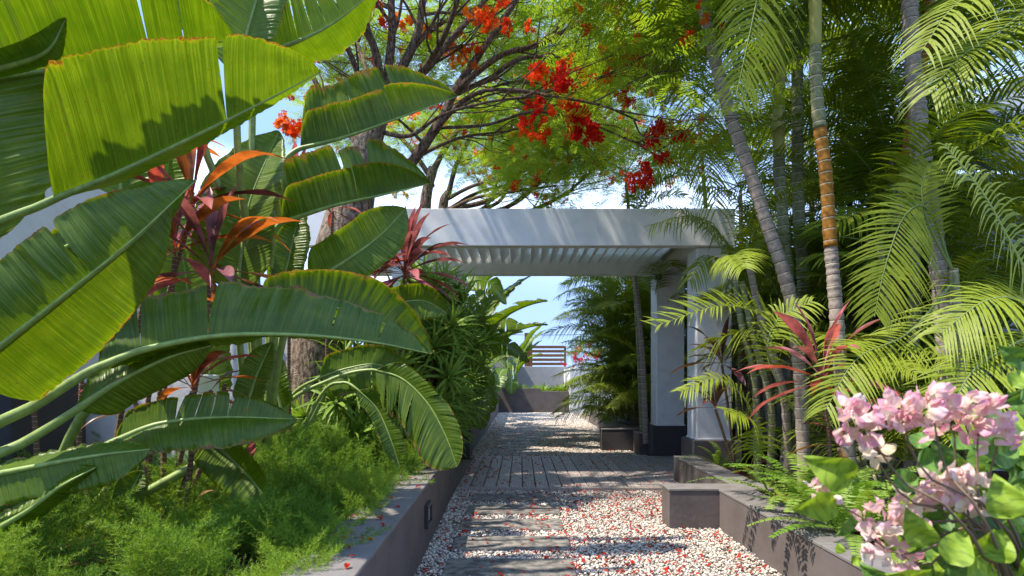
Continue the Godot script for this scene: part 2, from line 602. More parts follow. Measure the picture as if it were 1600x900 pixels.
func build_ground():
	sheet("ground", -120, 120, -20, 300, -0.06, M.land, "rough grassy land around the garden", "ground")
	sheet("gravel_path", -1.3, 3.0, 1.0, 24.4, -0.012, M.gravel_base, "pale gravel path running between the low walls", "path")
	# stepping slabs: near rows and far rows beyond the deck
	var names := ["stepping slab nearest the bottom edge, partly cut off", "second stepping slab from the front, with a pale sunlit patch", "third stepping slab from the front, in the middle of the five", "fourth stepping slab from the front", "fifth stepping slab, the one just before the deck"]
	for k in 5:
		var z0 := 3.86 + 0.607 * k
		STEP_Z.append([z0, z0 + 0.37])
		var mb := slab(-0.515 + rnd(-0.01, 0.01), 0.37 + rnd(-0.01, 0.01), -0.03, 0.022, z0, z0 + 0.37, 0.007)
		one("stepping_slab", mb, M["slate%d" % (k % 3)], "grey stone " + names[k], "paving slab", "stepping slabs in the gravel")
	for k in 12:
		var z0 := 10.25 + 0.607 * k
		STEP_Z.append([z0, z0 + 0.37])
		var mb := slab(-0.515, 0.37, -0.03, 0.016, z0, z0 + 0.37, 0.006)
		one("stepping_slab", mb, M["slate%d" % (k % 3)], "grey stone stepping slab in the far gravel, number %s beyond the deck" % ["one", "two", "three", "four", "five", "six", "seven", "eight", "nine", "ten", "eleven", "twelve"][k], "paving slab", "stepping slabs in the gravel")
	# loose pebbles
	var pals := [Color(0.58, 0.51, 0.43), Color(0.64, 0.59, 0.52), Color(0.44, 0.37, 0.30), Color(0.30, 0.26, 0.23), Color(0.54, 0.45, 0.36), Color(0.70, 0.66, 0.60), Color(0.18, 0.155, 0.135)]
	var mats := [[], [], []]
	var cols := [[], [], []]
	for zone in [[3.3, 6.92, 30000, 0.0115, 0.010], [9.86, 15.0, 26000, 0.0155, 0.013], [15.0, 24.2, 26000, 0.021, 0.016]]:
		for i in zone[2]:
			var z := rnd(zone[0], zone[1])
			var x := rnd(path_left(z) - 0.02, path_right(z) + 0.02)
			var hid := false
			for s in STEP_Z:
				if x > -0.50 and x < 0.355 and z > s[0] + 0.012 and z < s[1] - 0.012:
					hid = true
					break
			if hid:
				continue
			var s: float = zone[3] * rnd(0.6, 1.35)
			var q := Basis.from_euler(Vector3(rnd(-0.5, 0.5), rnd(0, TAU), rnd(-0.5, 0.5))).scaled(Vector3(s, s, s))
			var v := rng.randi() % 3
			mats[v].append(Transform3D(q, Vector3(x, rnd(-0.006, zone[4]), -z)))
			var c: Color = pals[rng.randi() % pals.size()]
			cols[v].append(c.lerp(pals[rng.randi() % pals.size()], rng.randf()) * rnd(0.85, 1.1))
	var g := Node3D.new()
	g.name = "gravel"
	add_child(g)
	tag(g, "loose cream and grey gravel covering the path", "gravel", "", "stuff")
	for v in 3:
		multi("pebbles", pebble_mesh(60 + v), mats[v], cols[v], g)
	# the deck
	var deck := Node3D.new()
	deck.name = "deck"
	add_child(deck)
	tag(deck, "grey board deck crossing the path below the pergola", "deck", "", "structure")
	var x := -0.735
	for k in 25:
		var w := 0.152
		if x + w > 3.0: break
		part("plank", slab(x + 0.0055, x + w - 0.0055, 0.012, 0.045 + rnd(-0.0015, 0.0015), 6.97, 9.84, 0.004), M["deck%d" % (rng.randi() % 4)], deck)
		x += w
	part("fascia", slab(-0.735, 3.0, -0.03, 0.040, 6.925, 6.966, 0.005), M.deck0, deck)
	part("fascia", slab(-0.735, 3.0, -0.03, 0.040, 9.844, 9.885, 0.005), M.deck1, deck)
	part("joist_bed", slab(-0.73, 2.99, -0.04, 0.010, 6.97, 9.84, 0.003), M.dark_wall, deck)
	soil_bed(-6.0, -0.90, 0.6, 24.0, 0.43, 0.10, "dark soil of the planted bed behind the long low wall")
	soil_bed(1.90, 4.6, 0.6, 5.35, 0.24, 0.05, "litter strewn soil below the palms")
	soil_bed(2.12, 8.0, 5.35, 7.45, 0.24, 0.06, "litter strewn soil beside the near column")
	soil_bed(3.05, 8.0, 7.45, 10.0, 0.24, 0.06, "shaded soil behind the pergola columns")
	soil_bed(2.30, 9.0, 10.2, 23.0, 0.30, 0.06, "soil of the far palm bed")

# ---------------------------------------------------------------- low walls
func wall_lamp(at: Vector3, w: float, h: float, face: float, label: String):
	# a bulkhead lamp on a wall that faces +x (face 1) or -x (face -1): hooded frame and pane
	var t := thing("wall_lamp", label, "wall lamp", at, "lamps set into the low walls")
	var f := MB.new()
	var d := 0.035
	f.box(Vector3(face * d / 2, h / 2 - 0.012, 0), Vector3(d, 0.024, w), 0.004)
	f.box(Vector3(face * d / 2, -h / 2 + 0.012, 0), Vector3(d, 0.024, w), 0.004)
	f.box(Vector3(face * d / 2, 0, w / 2 - 0.012), Vector3(d - 0.002, h - 0.046, 0.024), 0.004)
	f.box(Vector3(face * d / 2, 0, -w / 2 + 0.012), Vector3(d - 0.002, h - 0.046, 0.024), 0.004)
	part("frame", f, M.black_metal, t)
	part("lens", boxmb(Vector3(face * 0.009, 0, 0), Vector3(0.014, h - 0.05, w - 0.05), 0.002), M.lamp_glass, t)

func front_lamp(at: Vector3, w: float, h: float, label: String):
	var t := thing("wall_lamp", label, "wall lamp", at, "lamps set into the low walls")
	var f := MB.new()
	for s in [-1, 1]:
		f.box(Vector3(0, s * (h / 2 - 0.012), 0.015), Vector3(w, 0.024, 0.03), 0.004)
		f.box(Vector3(s * (w / 2 - 0.012), 0, 0.014), Vector3(0.024, h - 0.046, 0.028), 0.004)
	part("frame", f, M.black_metal, t)
	part("lens", boxmb(Vector3(0, 0, 0.009), Vector3(w - 0.05, h - 0.05, 0.012), 0.002), M.lamp_glass, t)

func build_walls():
	# long wall along the planted bed, slightly splayed
	var t := thing("garden_wall", "long low taupe wall edging the ferny bed beside the slabs", "wall", Vector3(-0.645, 0, -2.4))
	t.rotation.y = atan2(0.10, 4.54)
	part("wall_body", boxmb(Vector3(-0.14, 0.215, -1.0), Vector3(0.28, 0.53, 7.04), 0.005), M.taupe, t)
	for k in 9:
		part("coping_slab", boxmb(Vector3(-0.141 + rnd(-0.002, 0.002), 0.4905, 2.08 - 0.78 * k), Vector3(0.296, 0.022, 0.774), 0.004), M.coping, t)
	wall_lamp(Vector3(-0.6920, 0.275, -4.46), 0.22, 0.165, 1.0, "black framed lamp on the long low wall beside the slabs")
	# column foot and the taller wall beyond it
	t = thing("garden_wall", "taller taupe wall beyond the deck with three small dark lamps", "wall", Vector3(-0.85, 0, -10.1))
	part("wall_body", boxmb(Vector3(-0.15, 0.34, -7.05), Vector3(0.30, 0.76, 14.1), 0.005), M.taupe, t)
	for k in 14:
		part("coping_slab", boxmb(Vector3(-0.15, 0.731, -0.505 - 1.005 * k), Vector3(0.312, 0.022, 0.998), 0.004), M.coping, t)
	for k in 3:
		wall_lamp(Vector3(-0.85, [0.50, 0.50, 0.52][k], -[13.2, 16.4, 19.8][k]), 0.20, 0.17, 1.0, ["small black lamp on the taller wall, first one beyond the deck", "small black lamp on the taller wall, between two others", "small black lamp on the taller wall, farthest of three"][k])
	# right side, near
	t = thing("planter_wall", "low taupe wall below the palms with a square return jutting over the gravel", "wall", Vector3(1.68, 0, -5.15))
	part("wall_body", boxmb(Vector3(0.14, 0.135, 2.2), Vector3(0.28, 0.37, 4.36), 0.005), M.taupe, t)
	part("return_wall", boxmb(Vector3(-0.02, 0.135, -0.13), Vector3(0.80, 0.37, 0.26), 0.005), M.taupe, t)
	for k in 5:
		part("coping_slab", boxmb(Vector3(0.141, 0.331, 0.447 + 0.88 * k), Vector3(0.292, 0.022, 0.874), 0.004), M.coping, t)
	part("coping_slab", boxmb(Vector3(0.02, 0.331, -0.13), Vector3(0.89, 0.022, 0.272), 0.004), M.coping, t)
	t = thing("planter_wall", "short taupe wall from the near column foot to the square return", "wall", Vector3(1.88, 0, -5.42))
	part("wall_body", boxmb(Vector3(0.13, 0.135, -1.02), Vector3(0.26, 0.37, 2.03), 0.005), M.taupe, t)
	for k in 2:
		part("coping_slab", boxmb(Vector3(0.13, 0.331, -0.51 - 1.02 * k), Vector3(0.272, 0.022, 1.014), 0.004), M.coping, t)
	# right side, far
	t = thing("planter_wall", "dark square end block of the far planter wall beyond the deck", "wall", Vector3(1.46, 0, -10.9))
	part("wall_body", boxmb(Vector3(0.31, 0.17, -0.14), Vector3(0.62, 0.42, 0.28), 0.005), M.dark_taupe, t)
	part("coping_slab", boxmb(Vector3(0.31, 0.391, -0.14), Vector3(0.632, 0.022, 0.292), 0.004), M.coping, t)
	t = thing("planter_wall", "short low wall joining the dark end block to the far column foot", "wall", Vector3(2.02, 0, -10.33))
	part("wall_body", boxmb(Vector3(0.13, 0.155, -0.27), Vector3(0.26, 0.39, 0.56), 0.005), M.taupe, t)
	part("coping_slab", boxmb(Vector3(0.13, 0.361, -0.27), Vector3(0.272, 0.022, 0.565), 0.004), M.coping, t)
	t = thing("planter_wall", "long low wall below the far palms on the gravel's edge", "wall", Vector3(2.09, 0, -11.2))
	part("wall_body", boxmb(Vector3(0.13, 0.16, -3.6), Vector3(0.26, 0.40, 7.2), 0.005), M.taupe, t)
	for k in 7:
		part("coping_slab", boxmb(Vector3(0.13, 0.371, -0.515 - 1.028 * k), Vector3(0.272, 0.022, 1.02), 0.004), M.coping, t)

# ---------------------------------------------------------------- pergola
func build_pergola():
	var t := thing("pergola", "white pergola with louvred roof on square columns over the deck", "pergola", Vector3(0, 0, -7.7))
	var y0 := 2.97
	var y1 := 3.44
	part("front_beam", boxmb(Vector3(0.0, (y0 + y1) / 2, -0.08), Vector3(5.44, y1 - y0, 0.16), 0.006), M.white_paint, t)
	part("rear_beam", boxmb(Vector3(0.0, (y0 + y1) / 2 + 0.02, -2.28), Vector3(5.44, y1 - y0, 0.16), 0.006), M.white_paint, t)
	part("side_beam", boxmb(Vector3(2.46, (y0 + y1) / 2 + 0.01, -1.18), Vector3(0.30, y1 - y0 - 0.03, 2.03), 0.006), M.white_paint, t)
	part("side_beam", boxmb(Vector3(-2.46, (y0 + y1) / 2 + 0.01, -1.18), Vector3(0.30, y1 - y0 - 0.03, 2.03), 0.006), M.white_paint, t)
	var tilt := Basis(Vector3.BACK, deg_to_rad(-40.0))
	for k in 30:
		var x := -2.25 + 0.155 * k
		if x > 2.25: break
		part("louvre", boxmb(Vector3(x, 3.25, -1.18), Vector3(0.012, 0.21, 2.02), 0.003, tilt), M.white_paint, t)
	for c in [[2.485, -0.31, 0.50, 0.45, 0], [2.445, -2.42, 0.53, 0.45, 1], [-1.42, -0.31, 0.50, 0.45, 2], [-1.12, -2.42, 0.53, 0.45, 3]]:
		var cz: float = c[1]
		var foot: float = c[2]
		var w: float = c[3]
		var bottom := 0.046 if c[4] < 2 else 0.0
		part("column", boxmb(Vector3(c[0], (foot + y0 - 0.004) / 2, cz), Vector3(w, y0 - 0.004 - foot, w), 0.008), M.white_paint, t)
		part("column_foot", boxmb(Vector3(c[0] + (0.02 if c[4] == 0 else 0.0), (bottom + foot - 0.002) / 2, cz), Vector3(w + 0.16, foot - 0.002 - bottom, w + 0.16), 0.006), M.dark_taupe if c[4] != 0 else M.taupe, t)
		if c[4] < 2:
			part("plinth_collar", boxmb(Vector3(c[0], foot + 0.008, cz), Vector3(w + 0.03, 0.02, w + 0.03), 0.004), M.white_paint, t)
	# camera under the rear beam
	var k := thing("security_camera", "small black security camera at the top of the far column", "camera", Vector3(2.215, 2.93, -9.84))
	part("bracket", boxmb(Vector3(0.0, 0.035, 0.0), Vector3(0.05, 0.05, 0.05), 0.004), M.steel, k)
	part("housing", boxmb(Vector3(0.0, 0.0, 0.06), Vector3(0.10, 0.085, 0.15), 0.015), M.black_metal, k)
	var l := MB.new()
	l.tube([Vector3(0, 0, 0.13), Vector3(0, 0, 0.145)], [0.026, 0.026], 14)
	part("lens", l, M.camera_glass, k)

# ---------------------------------------------------------------- the far end of the path
func build_far_end():
	var t := thing("far_planter", "stepped taupe planter wall closing the far end of the path", "wall", Vector3(0, 0, -24.2))
	part("wall_body", boxmb(Vector3(-0.06, 0.46, -0.15), Vector3(1.72, 1.04, 0.30), 0.006), M.taupe, t)
	part("wall_body", boxmb(Vector3(1.365, 0.40, -0.15), Vector3(1.13, 0.92, 0.30), 0.006), M.taupe, t)
	soil_bed(-1.0, 2.0, 24.5, 27.2, 0.72, 0.08, "soil in the far planter")
	t = thing("boundary_wall", "plain grey wall behind the far planter, below the slatted fence", "wall", Vector3(0, 0, -27.3))
	part("wall_body", boxmb(Vector3(0.9, 0.92, -0.15), Vector3(2.4, 2.0, 0.3), 0.006), M.grey_wall, t)
	t = thing("boundary_wall", "grey wall stub behind the banana leaves at the far end", "wall", Vector3(0, 0, -27.0))
	part("wall_body", boxmb(Vector3(-0.85, 1.2, -0.15), Vector3(1.0, 2.4, 0.3), 0.006), M.grey_wall, t)
	# slatted fence on that wall
	t = thing("slat_fence", "brown timber slat fence on top of the far grey wall", "fence", Vector3(0, 0, -27.4))
	var k := 0
	for y in [1.98, 2.17, 2.36, 2.55, 2.74]:
		part("slat", boxmb(Vector3(1.26, y + 0.06, 0.0), Vector3(1.48, 0.125, 0.035), 0.004), M["timber%d" % (k % 3)], t)
		k += 1
	for x in [0.50, 2.02]:
		part("post", boxmb(Vector3(x, 2.38 if x > 1.0 else 2.62, -0.06), Vector3(0.09, 0.92 if x > 1.0 else 1.4, 0.09), 0.006), M.timber1, t)
	t = thing("timber_post", "tall brown timber post behind the far banana leaves", "post", Vector3(0.36, 0, -27.55))
	part("shaft", boxmb(Vector3(0, 1.70, 0), Vector3(0.34, 3.5, 0.10), 0.006), M.timber0, t)
	# steps going up beside the fence
	t = thing("garden_steps", "dark steps rising beside the slatted fence", "steps", Vector3(2.15, 0, -26.6))
	for i in 6:
		part("tread", boxmb(Vector3(0, 0.85 + 0.17 * i, -0.28 * i), Vector3(0.44, 0.06, 0.34), 0.006), M.dark_wall, t)
		part("riser", boxmb(Vector3(0, 0.75 + 0.17 * i, -0.28 * i - 0.10), Vector3(0.42, 0.135, 0.03), 0.004), M.grey_wall, t)
	part("stringer", boxmb(Vector3(0, 0.35, -0.7), Vector3(0.42, 0.66, 1.7), 0.006), M.grey_wall, t)
	# white wall
	t = thing("white_wall", "bright white rendered wall at the end of the path beside the palms", "wall", Vector3(1.95, 0, -23.9))
	part("wall_body", boxmb(Vector3(2.1, 0.84, -0.2), Vector3(4.2, 1.90, 0.4), 0.008), M.white_wall, t)
	part("wall_return", boxmb(Vector3(0.2, 0.83, -1.9), Vector3(0.4, 1.88, 2.98), 0.008), M.white_wall, t)
	front_lamp(Vector3(2.57, 0.27, -23.899), 0.24, 0.13, "small lamp low on the bright white wall")
	# white pillar on the other side
	t = thing("white_pillar", "slim white pillar rising behind the taller wall near the bananas", "pillar", Vector3(-1.28, 0, -24.6))
	part("shaft", boxmb(Vector3(0, 1.85, 0), Vector3(0.30, 3.7, 0.30), 0.008), M.white_wall, t)
	# service cable
	var c := MB.new()
	var pts := []
	for i in 17:
		var f := i / 16.0
		pts.append(Vector3(lerpf(-2.0, 6.0, f), 3.62 - 0.5 * f * (1.0 - f) + 0.1 * f, -30.0))
	c.tube(pts, lerp_list([0.013, 0.013], 17), 5)
	var o := thing("utility_cable", "thin dark cable crossing the sky above the slatted fence", "cable")
	part("wire", c, M.black_metal, o)
	for x in [-2.0, 6.0]:
		var pb := MB.new()
		pb.tube([Vector3(x, -0.06, -30.0), Vector3(x, 4.0, -30.0)], [0.07, 0.05], 8)
		part("pole", pb, M.timber1, o)
	# walls behind the broad-leaved bed
	t = thing("house_wall", "white rendered wall behind the broad leaved plants", "wall", Vector3(-3.75, 0, -2.4))
	part("wall_body", boxmb(Vector3(-0.12, 1.45, -2.1), Vector3(0.24, 3.1, 6.0), 0.008), M.white_wall, t)
	t = thing("house_wall", "white cross wall glimpsed between the brown stems", "wall", Vector3(-3.6, 0, -4.25))
	part("wall_body", boxmb(Vector3(0.60, 0.60, -0.15), Vector3(1.5, 1.4, 0.3), 0.008), M.white_wall, t)
	t = thing("house_wall", "white cross wall behind the tree trunk's foot", "wall", Vector3(-3.6, 0, -7.6))
	part("wall_body", boxmb(Vector3(0.30, 0.9, -0.15), Vector3(1.0, 2.0, 0.3), 0.008), M.white_wall, t)
	t = thing("dark_planter", "dark grey square planter wall behind the stalks in the corner", "planter", Vector3(-3.2, 0, -3.75))
	part("wall_body", boxmb(Vector3(-0.02, 0.62, 0), Vector3(0.66, 1.24, 0.6), 0.006), M.dark_wall, t)

# ---------------------------------------------------------------- neighbouring house with metal roof
func build_house():
	var t := thing("neighbour_house", "pale house with a grey corrugated hip roof behind the palms", "house", Vector3(0, 0, 0))
	part("wall", slab(4.35, 11.5, -0.05, 3.40, 6.8, 16.0, 0.01), M.grey_wall, t)
	var cnr := Vector3(3.78, 3.42, -6.28)
	var top := cnr + Vector3(1.88, 1.19, -1.2) * 2.4
	var far := Vector3(12.0, top.y, top.z)
	var eave := Vector3(12.0, cnr.y, cnr.z)
	corrugated("roof_slope", [cnr, eave, far, top], t)
	var back := Vector3(cnr.x, cnr.y, -17.0)
	corrugated("roof_slope", [back, cnr, top, Vector3(top.x, top.y, -14.4)], t)
	var f := MB.new()
	f.tube([cnr + Vector3(0, 0.03, 0), top + Vector3(0, 0.03, 0)], [0.05, 0.05], 8)
	part("hip_cap", f, M.roof_metal, t)
	part("fascia_board", slab(3.80, 12.0, 3.22, 3.40, 6.30, 6.34, 0.004), M.grey_wall, t)

func corrugated(called: String, q: Array, parent: Node3D):
	# q: eave start, eave end, ridge end, ridge start; ribs run up the slope
	var b := MB.new()
	var along: Vector3 = q[1] - q[0]
	var up: Vector3 = (q[3] - q[0])
	var ax := along.normalized()
	var slope := (up - ax * up.dot(ax))
	var nrm := ax.cross(slope).normalized()
	if nrm.y < 0.0: nrm = -nrm
	var n := int(along.length() / 0.03)
	var pts := []
	var uvs := []
	for i in n + 1:
		var s := along.length() * i / n
		# how far the roof reaches up the slope at s
		var r := 1.0
		var h0 := up.dot(ax)
		if h0 > 0.01: r = minf(1.0, s / h0)
		var h1: float = (q[1] - q[2]).dot(ax)
		if h1 > 0.01: r = minf(r, (along.length() - s) / h1)
		var w := nrm * 0.014 * sin(s / 0.18 * TAU)
		pts.append(q[0] + ax * s + w)
		pts.append(q[0] + ax * s + slope * r + w)
		uvs.append(Vector2(s, 0))
		uvs.append(Vector2(s, r))
	b.grid(pts, uvs, 2)
	part(called, b, M.roof_metal, parent)

# ---------------------------------------------------------------- broad paddle leaves
func paddle_profile(u: float, tip := 0.42) -> float:
	var a := clampf(u / 0.13, 0.0, 1.0)
	var b := clampf((1.0 - u) / tip, 0.0, 1.0)
	return pow(sin(a * PI / 2), 0.7) * pow(sin(b * PI / 2), 0.75)

# One half of a paddle blade along the midrib curve; dir says which way it spreads, o holds its shape.
func half_blade(b: MB, curve: Array, dir: Vector3, width: float, o: Dictionary, r: RandomNumberGenerator):
	var n := curve.size() - 1
	var rows := 9
	var tears: Array = o.get("tears", [])
	var cuts := [0.0]
	cuts.append_array(tears)
	cuts.append(1.0)
	var curl: float = o.get("curl", 0.15)
	var wave: float = o.get("wave", 0.10)
	var droop: float = o.get("droop", 0.0)
	var sweep: float = o.get("sweep", 0.22)
	var loose: float = o.get("loose", 0.10)
	var nz := FastNoiseLite.new()
	nz.seed = r.randi() % 10000
	nz.frequency = 1.0
	for g in cuts.size() - 1:
		var u0: float = cuts[g]
		var u1: float = cuts[g + 1]
		var cols := maxi(3, int((u1 - u0) * 120.0))
		var jit := Vector3(r.randf_range(-1, 1), r.randf_range(-1, 1), r.randf_range(0, 1)) * (loose if tears.size() > 0 else 0.0)
		var gap := 0.005
		var pts := []
		var uvs := []
		for i in cols + 1:
			var u := lerpf(u0, u1, float(i) / cols)
			var x := u * n
			var k := mini(int(x), n - 1)
			var p: Vector3 = curve[k].lerp(curve[k + 1], x - k)
			var t: Vector3 = (curve[mini(k + 2, n)] - curve[maxi(k - 1, 0)]).normalized()
			var d := (dir - t * dir.dot(t)).normalized()
			var nn := t.cross(d)
			var w := width * paddle_profile(u, o.get("tip", 0.42)) * (1.0 + 0.03 * nz.get_noise_2d(u * 40.0, 7.0))
			var corner := clampf(minf(u - u0, u1 - u) / 0.012, 0.0, 1.0) if tears.size() > 0 else 1.0
			for j in rows + 1:
				var q := float(j) / rows
				var shrink := gap * q * (1.0 - 2.0 * i / float(cols)) if tears.size() > 0 else 0.0
				var out := d * w * (q - 0.35 * curl * curl * q * q)
				if j == rows and corner < 0.5 and u0 + u1 != 1.0:
					out *= 0.965
				var rise := nn * w * (curl * q * q + wave * q * q * nz.get_noise_2d(u * 5.0, 3.0) + wave * 0.35 * q * nz.get_noise_2d(u * 16.0, 31.0))
				rise += nn * 0.0030 * (0.45 + 1.1 * absf(nz.get_noise_2d(u * 9.0, 60.0 + q))) * sin((u * 29.0 + 1.4 * nz.get_noise_2d(u * 6.0, 80.0)) * TAU) * sin(minf(q * 1.3, 1.0) * PI * 0.6)
				if j == rows:
					rise += nn * (0.010 + 0.016 * nz.get_noise_2d(u * 12.0, 44.0)) - d * 0.006
				var side := t * (w * sweep * q + shrink * n * 0.05)
				var slack := (t * jit.x + nn * jit.y + Vector3.DOWN * jit.z * 0.8) * w * q * q
				pts.append(p + out + rise + side + slack + Vector3.DOWN * droop * w * q * q)
				uvs.append(Vector2(u, q * 0.995))
		b.grid(pts, uvs, rows + 1)

# A whole leaf in world points: blade (two halves), with its stalk and midrib as sub-part.
func paddle_leaf(plant: Node3D, rib: Array, a: Array, bb: Array, look: String, o := {}):
	# a, bb: [direction, width]; o.stalk: points of the stalk before the blade
	var r := RandomNumberGenerator.new()
	r.seed = int(absf(rib[0].x * 1000.0) + absf(rib[0].y * 777.0)) + 11
	var curve := smooth_path(rib, 41)
	var mb := MB.new()
	var oa := o.duplicate()
	var ob := o.duplicate()
	if o.has("tears_a"): oa.tears = o.tears_a
	if o.has("tears_b"): ob.tears = o.tears_b
	if o.has("curl_b"): ob.curl = o.curl_b
	if o.has("droop_b"): ob.droop = o.droop_b
	half_blade(mb, curve, a[0], a[1], oa, r)
	if bb.size() > 0:
		half_blade(mb, curve, bb[0], bb[1], ob, r)
	var blade := part("leaf", mb, M[look], plant)
	blade.transform = plant.transform.affine_inverse()
	var st := MB.new()
	var thick: float = o.get("thick", 0.017)
	var whole: Array = o.get("stalk", [])
	if whole.size() > 0:
		var pre := whole.duplicate()
		pre.append(rib[0])
		pre.append(rib[1])
		var sp := smooth_path(pre, 24)
		var cut := []
		var lim: float = float(pre.size() - 2) / (pre.size() - 1) * 23.0
		for i in 24:
			if i <= lim + 0.01: cut.append(sp[i])
		cut.append_array(curve.slice(1))
		var nn := cut.size()
		var base := nn - 40
		var rad := []
		for i in nn:
			rad.append(lerpf(thick * 1.7, thick, float(i) / base) if i < base else lerpf(thick, 0.002, pow(float(i - base) / 40.0, 0.8)))
		st.tube(cut, rad, 8)
	else:
		var rad := []
		for i in 41: rad.append(lerpf(thick, 0.002, pow(i / 40.0, 0.8)))
		st.tube(curve, rad, 8)
	var s := part("leaf_stalk", st, M[o.get("stalk_look", "stalk")], blade)
	return blade

func even(n: int, r0: float, r1: float, jitter := 0.3) -> Array:
	var out := []
	for i in n:
		out.append(lerpf(r0, r1, (i + 0.5 + rnd(-jitter, jitter)) / n))
	return out

# ready-made leaves for plants farther off: [blade mesh, stalk mesh] standing on the origin, arching towards +x
func paddle_kit(seed_: int, lean: float, arch: float, stalk_len: float, blade_len: float, w: float, torn: int) -> Array:
	var r := RandomNumberGenerator.new()
	r.seed = seed_
	var p := Vector3.ZERO
	var ang := deg_to_rad(90.0 - lean)
	var pts := [p]
	for i in 4:
		p += Vector3(cos(ang), sin(ang), 0) * stalk_len / 4.0
		ang -= deg_to_rad(arch * 0.08)
		pts.append(p)
	var rib := [p]
	for i in 5:
		ang -= deg_to_rad(arch * 0.17)
		p += Vector3(cos(ang), sin(ang), 0.05 * r.randf_range(-1, 1)) * blade_len / 5.0
		rib.append(p)
	var curve := smooth_path(rib, 25)
	var mb := MB.new()
	var tears := []
	for i in torn: tears.append(lerpf(0.12, 0.93, (i + r.randf_range(0.2, 0.8)) / torn))
	var o := {"curl": 0.12, "wave": 0.10, "droop": 0.25, "tears": tears, "loose": 0.16}
	half_blade(mb, curve, Vector3(-0.25, 0.55, 1.0), w, o, r)
	half_blade(mb, curve, Vector3(-0.25, 0.55, -1.0), w, o, r)
	var st := MB.new()
	var all := smooth_path(pts, 8)
	all.append_array(curve.slice(1))
	var rad := []
	for i in all.size(): rad.append(lerpf(0.026, 0.004, float(i) / all.size()))
	st.tube(all, rad, 6)
	return [mb.mesh(), st.mesh()]

func put_kit(plant: Node3D, kit: Array, at: Vector3, yaw: float, s: float, look: String, tilt := 0.0):
	var o := part("leaf", kit[0], M[look], plant)
	o.transform = Transform3D((Basis(Vector3.UP, yaw) * Basis(Vector3.BACK, tilt)).scaled(Vector3(s, s, s)), at)
	part("leaf_stalk", kit[1], M.stalk, o)

# ---------------------------------------------------------------- pinnate fronds
# Leaflets along a midrib. q: leaf_len, pairs, width, droop, rise, forward, start
func frond_meshes(path: Array, up: Vector3, q: Dictionary, r: RandomNumberGenerator) -> Array:
	var n: int = q.get("pairs", 40)
	var curve := smooth_path(path, 33)
	var b := MB.new()
	var start: float = q.get("start", 0.16)
	var seg: int = q.get("seg", 4)
	for i in n:
		for side: float in [-1.0, 1.0]:
			var f := (i + 0.5 + r.randf_range(-0.35, 0.35) + side * 0.18) / n
			var u := lerpf(start, 0.99, clampf(f, 0.0, 1.0))
			var x := u * 32.0
			var k := mini(int(x), 31)
			var p: Vector3 = curve[k].lerp(curve[k + 1], x - k)
			var t: Vector3 = (curve[mini(k + 2, 32)] - curve[maxi(k - 1, 0)]).normalized()
			var uu := (up - t * up.dot(t)).normalized()
			var s := t.cross(uu) * side
			var fwd: float = q.get("forward", 0.55) * (0.75 + 0.9 * f * f)
			var d: Vector3 = (s + t * fwd + uu * q.get("rise", 0.35) * r.randf_range(0.6, 1.4)).normalized()
			var l: float = q.leaf_len * (0.55 + 0.45 * sin(clampf(f * 1.9, 0.0, 1.0) * PI / 2)) * (1.0 - 0.62 * pow(f, 2.6)) * r.randf_range(0.88, 1.08)
			var w: float = q.width * r.randf_range(0.85, 1.15)
			var wv := (t - d * t.dot(d)).normalized()
			var dr: float = q.get("droop", 0.35) * r.randf_range(0.6, 1.5)
			var s0 := b.v.size()
			for j in seg + 1:
				var h := float(j) / seg
				var c := p + d * l * h + Vector3.DOWN * dr * l * h * h
				if j == seg:
					b.vert(c, Vector2(h, 0.5))
				else:
					var ww := w * (0.55 + 0.45 * sin(minf(h * 2.4, 1.0) * PI / 2)) * (1.0 - 0.85 * h * h) / 2.0
					b.vert(c + wv * ww, Vector2(h, 0.0))
					b.vert(c - wv * ww, Vector2(h, 1.0))
			for j in seg - 1:
				var a := s0 + j * 2
				b.tri(a, a + 2, a + 1)
				b.tri(a + 1, a + 2, a + 3)
			b.tri(s0 + (seg - 1) * 2, s0 + seg * 2, s0 + seg * 2 - 1)
	var rb := MB.new()
	var rad := []
	var r0: float = q.get("thick", 0.011)
	for i in 17: rad.append(lerpf(r0, r0 * 0.15, pow(i / 16.0, 0.7)))
	rb.tube(smooth_path(path, 17), rad, 5)
	return [b.mesh(), rb.mesh()]

func arch_path(length: float, lean: float, bend: float, n := 6) -> Array:
	# from the origin, leaning over towards +x by lean degrees from upright, bending down by bend degrees in all
	var p := Vector3.ZERO
	var ang := deg_to_rad(90.0 - lean)
	var out := [p]
	for i in n:
		p += Vector3(cos(ang), sin(ang), 0) * length / n
		ang -= deg_to_rad(bend) / n * (0.5 + 1.0 * i / (n - 1))
		out.append(p)
	return out

var PALM := []     # frond kits
func make_palm_kits():
	var r := RandomNumberGenerator.new()
	r.seed = 77
	for k in [[1.9, 18.0, 70.0, 0.42, 0.30], [2.1, 30.0, 85.0, 0.46, 0.45], [1.7, 45.0, 80.0, 0.42, 0.55], [2.0, 60.0, 75.0, 0.48, 0.60], [1.5, 25.0, 105.0, 0.38, 0.45], [1.8, 75.0, 55.0, 0.44, 0.7]]:
		PALM.append(frond_meshes(arch_path(k[0], k[1], k[2]), Vector3(-0.3, 1, 0), {"leaf_len": k[3] * 1.12, "pairs": 46, "width": 0.025, "droop": k[4], "rise": 0.45, "start": 0.22}, r))

func put_frond(plant: Node3D, kit: Array, at: Vector3, yaw: float, s: float, tilt := 0.0, roll := 0.0):
	var o := part("frond", kit[0], M.palm_leaf if rng.randf() < 0.6 else M.palm_leaf_older, plant)
	o.transform = Transform3D((Basis(Vector3.UP, yaw) * Basis(Vector3.BACK, tilt) * Basis(Vector3.RIGHT, roll)).scaled(Vector3(s, s, s)), at)
	part("rachis", kit[1], M.rachis_green, o)

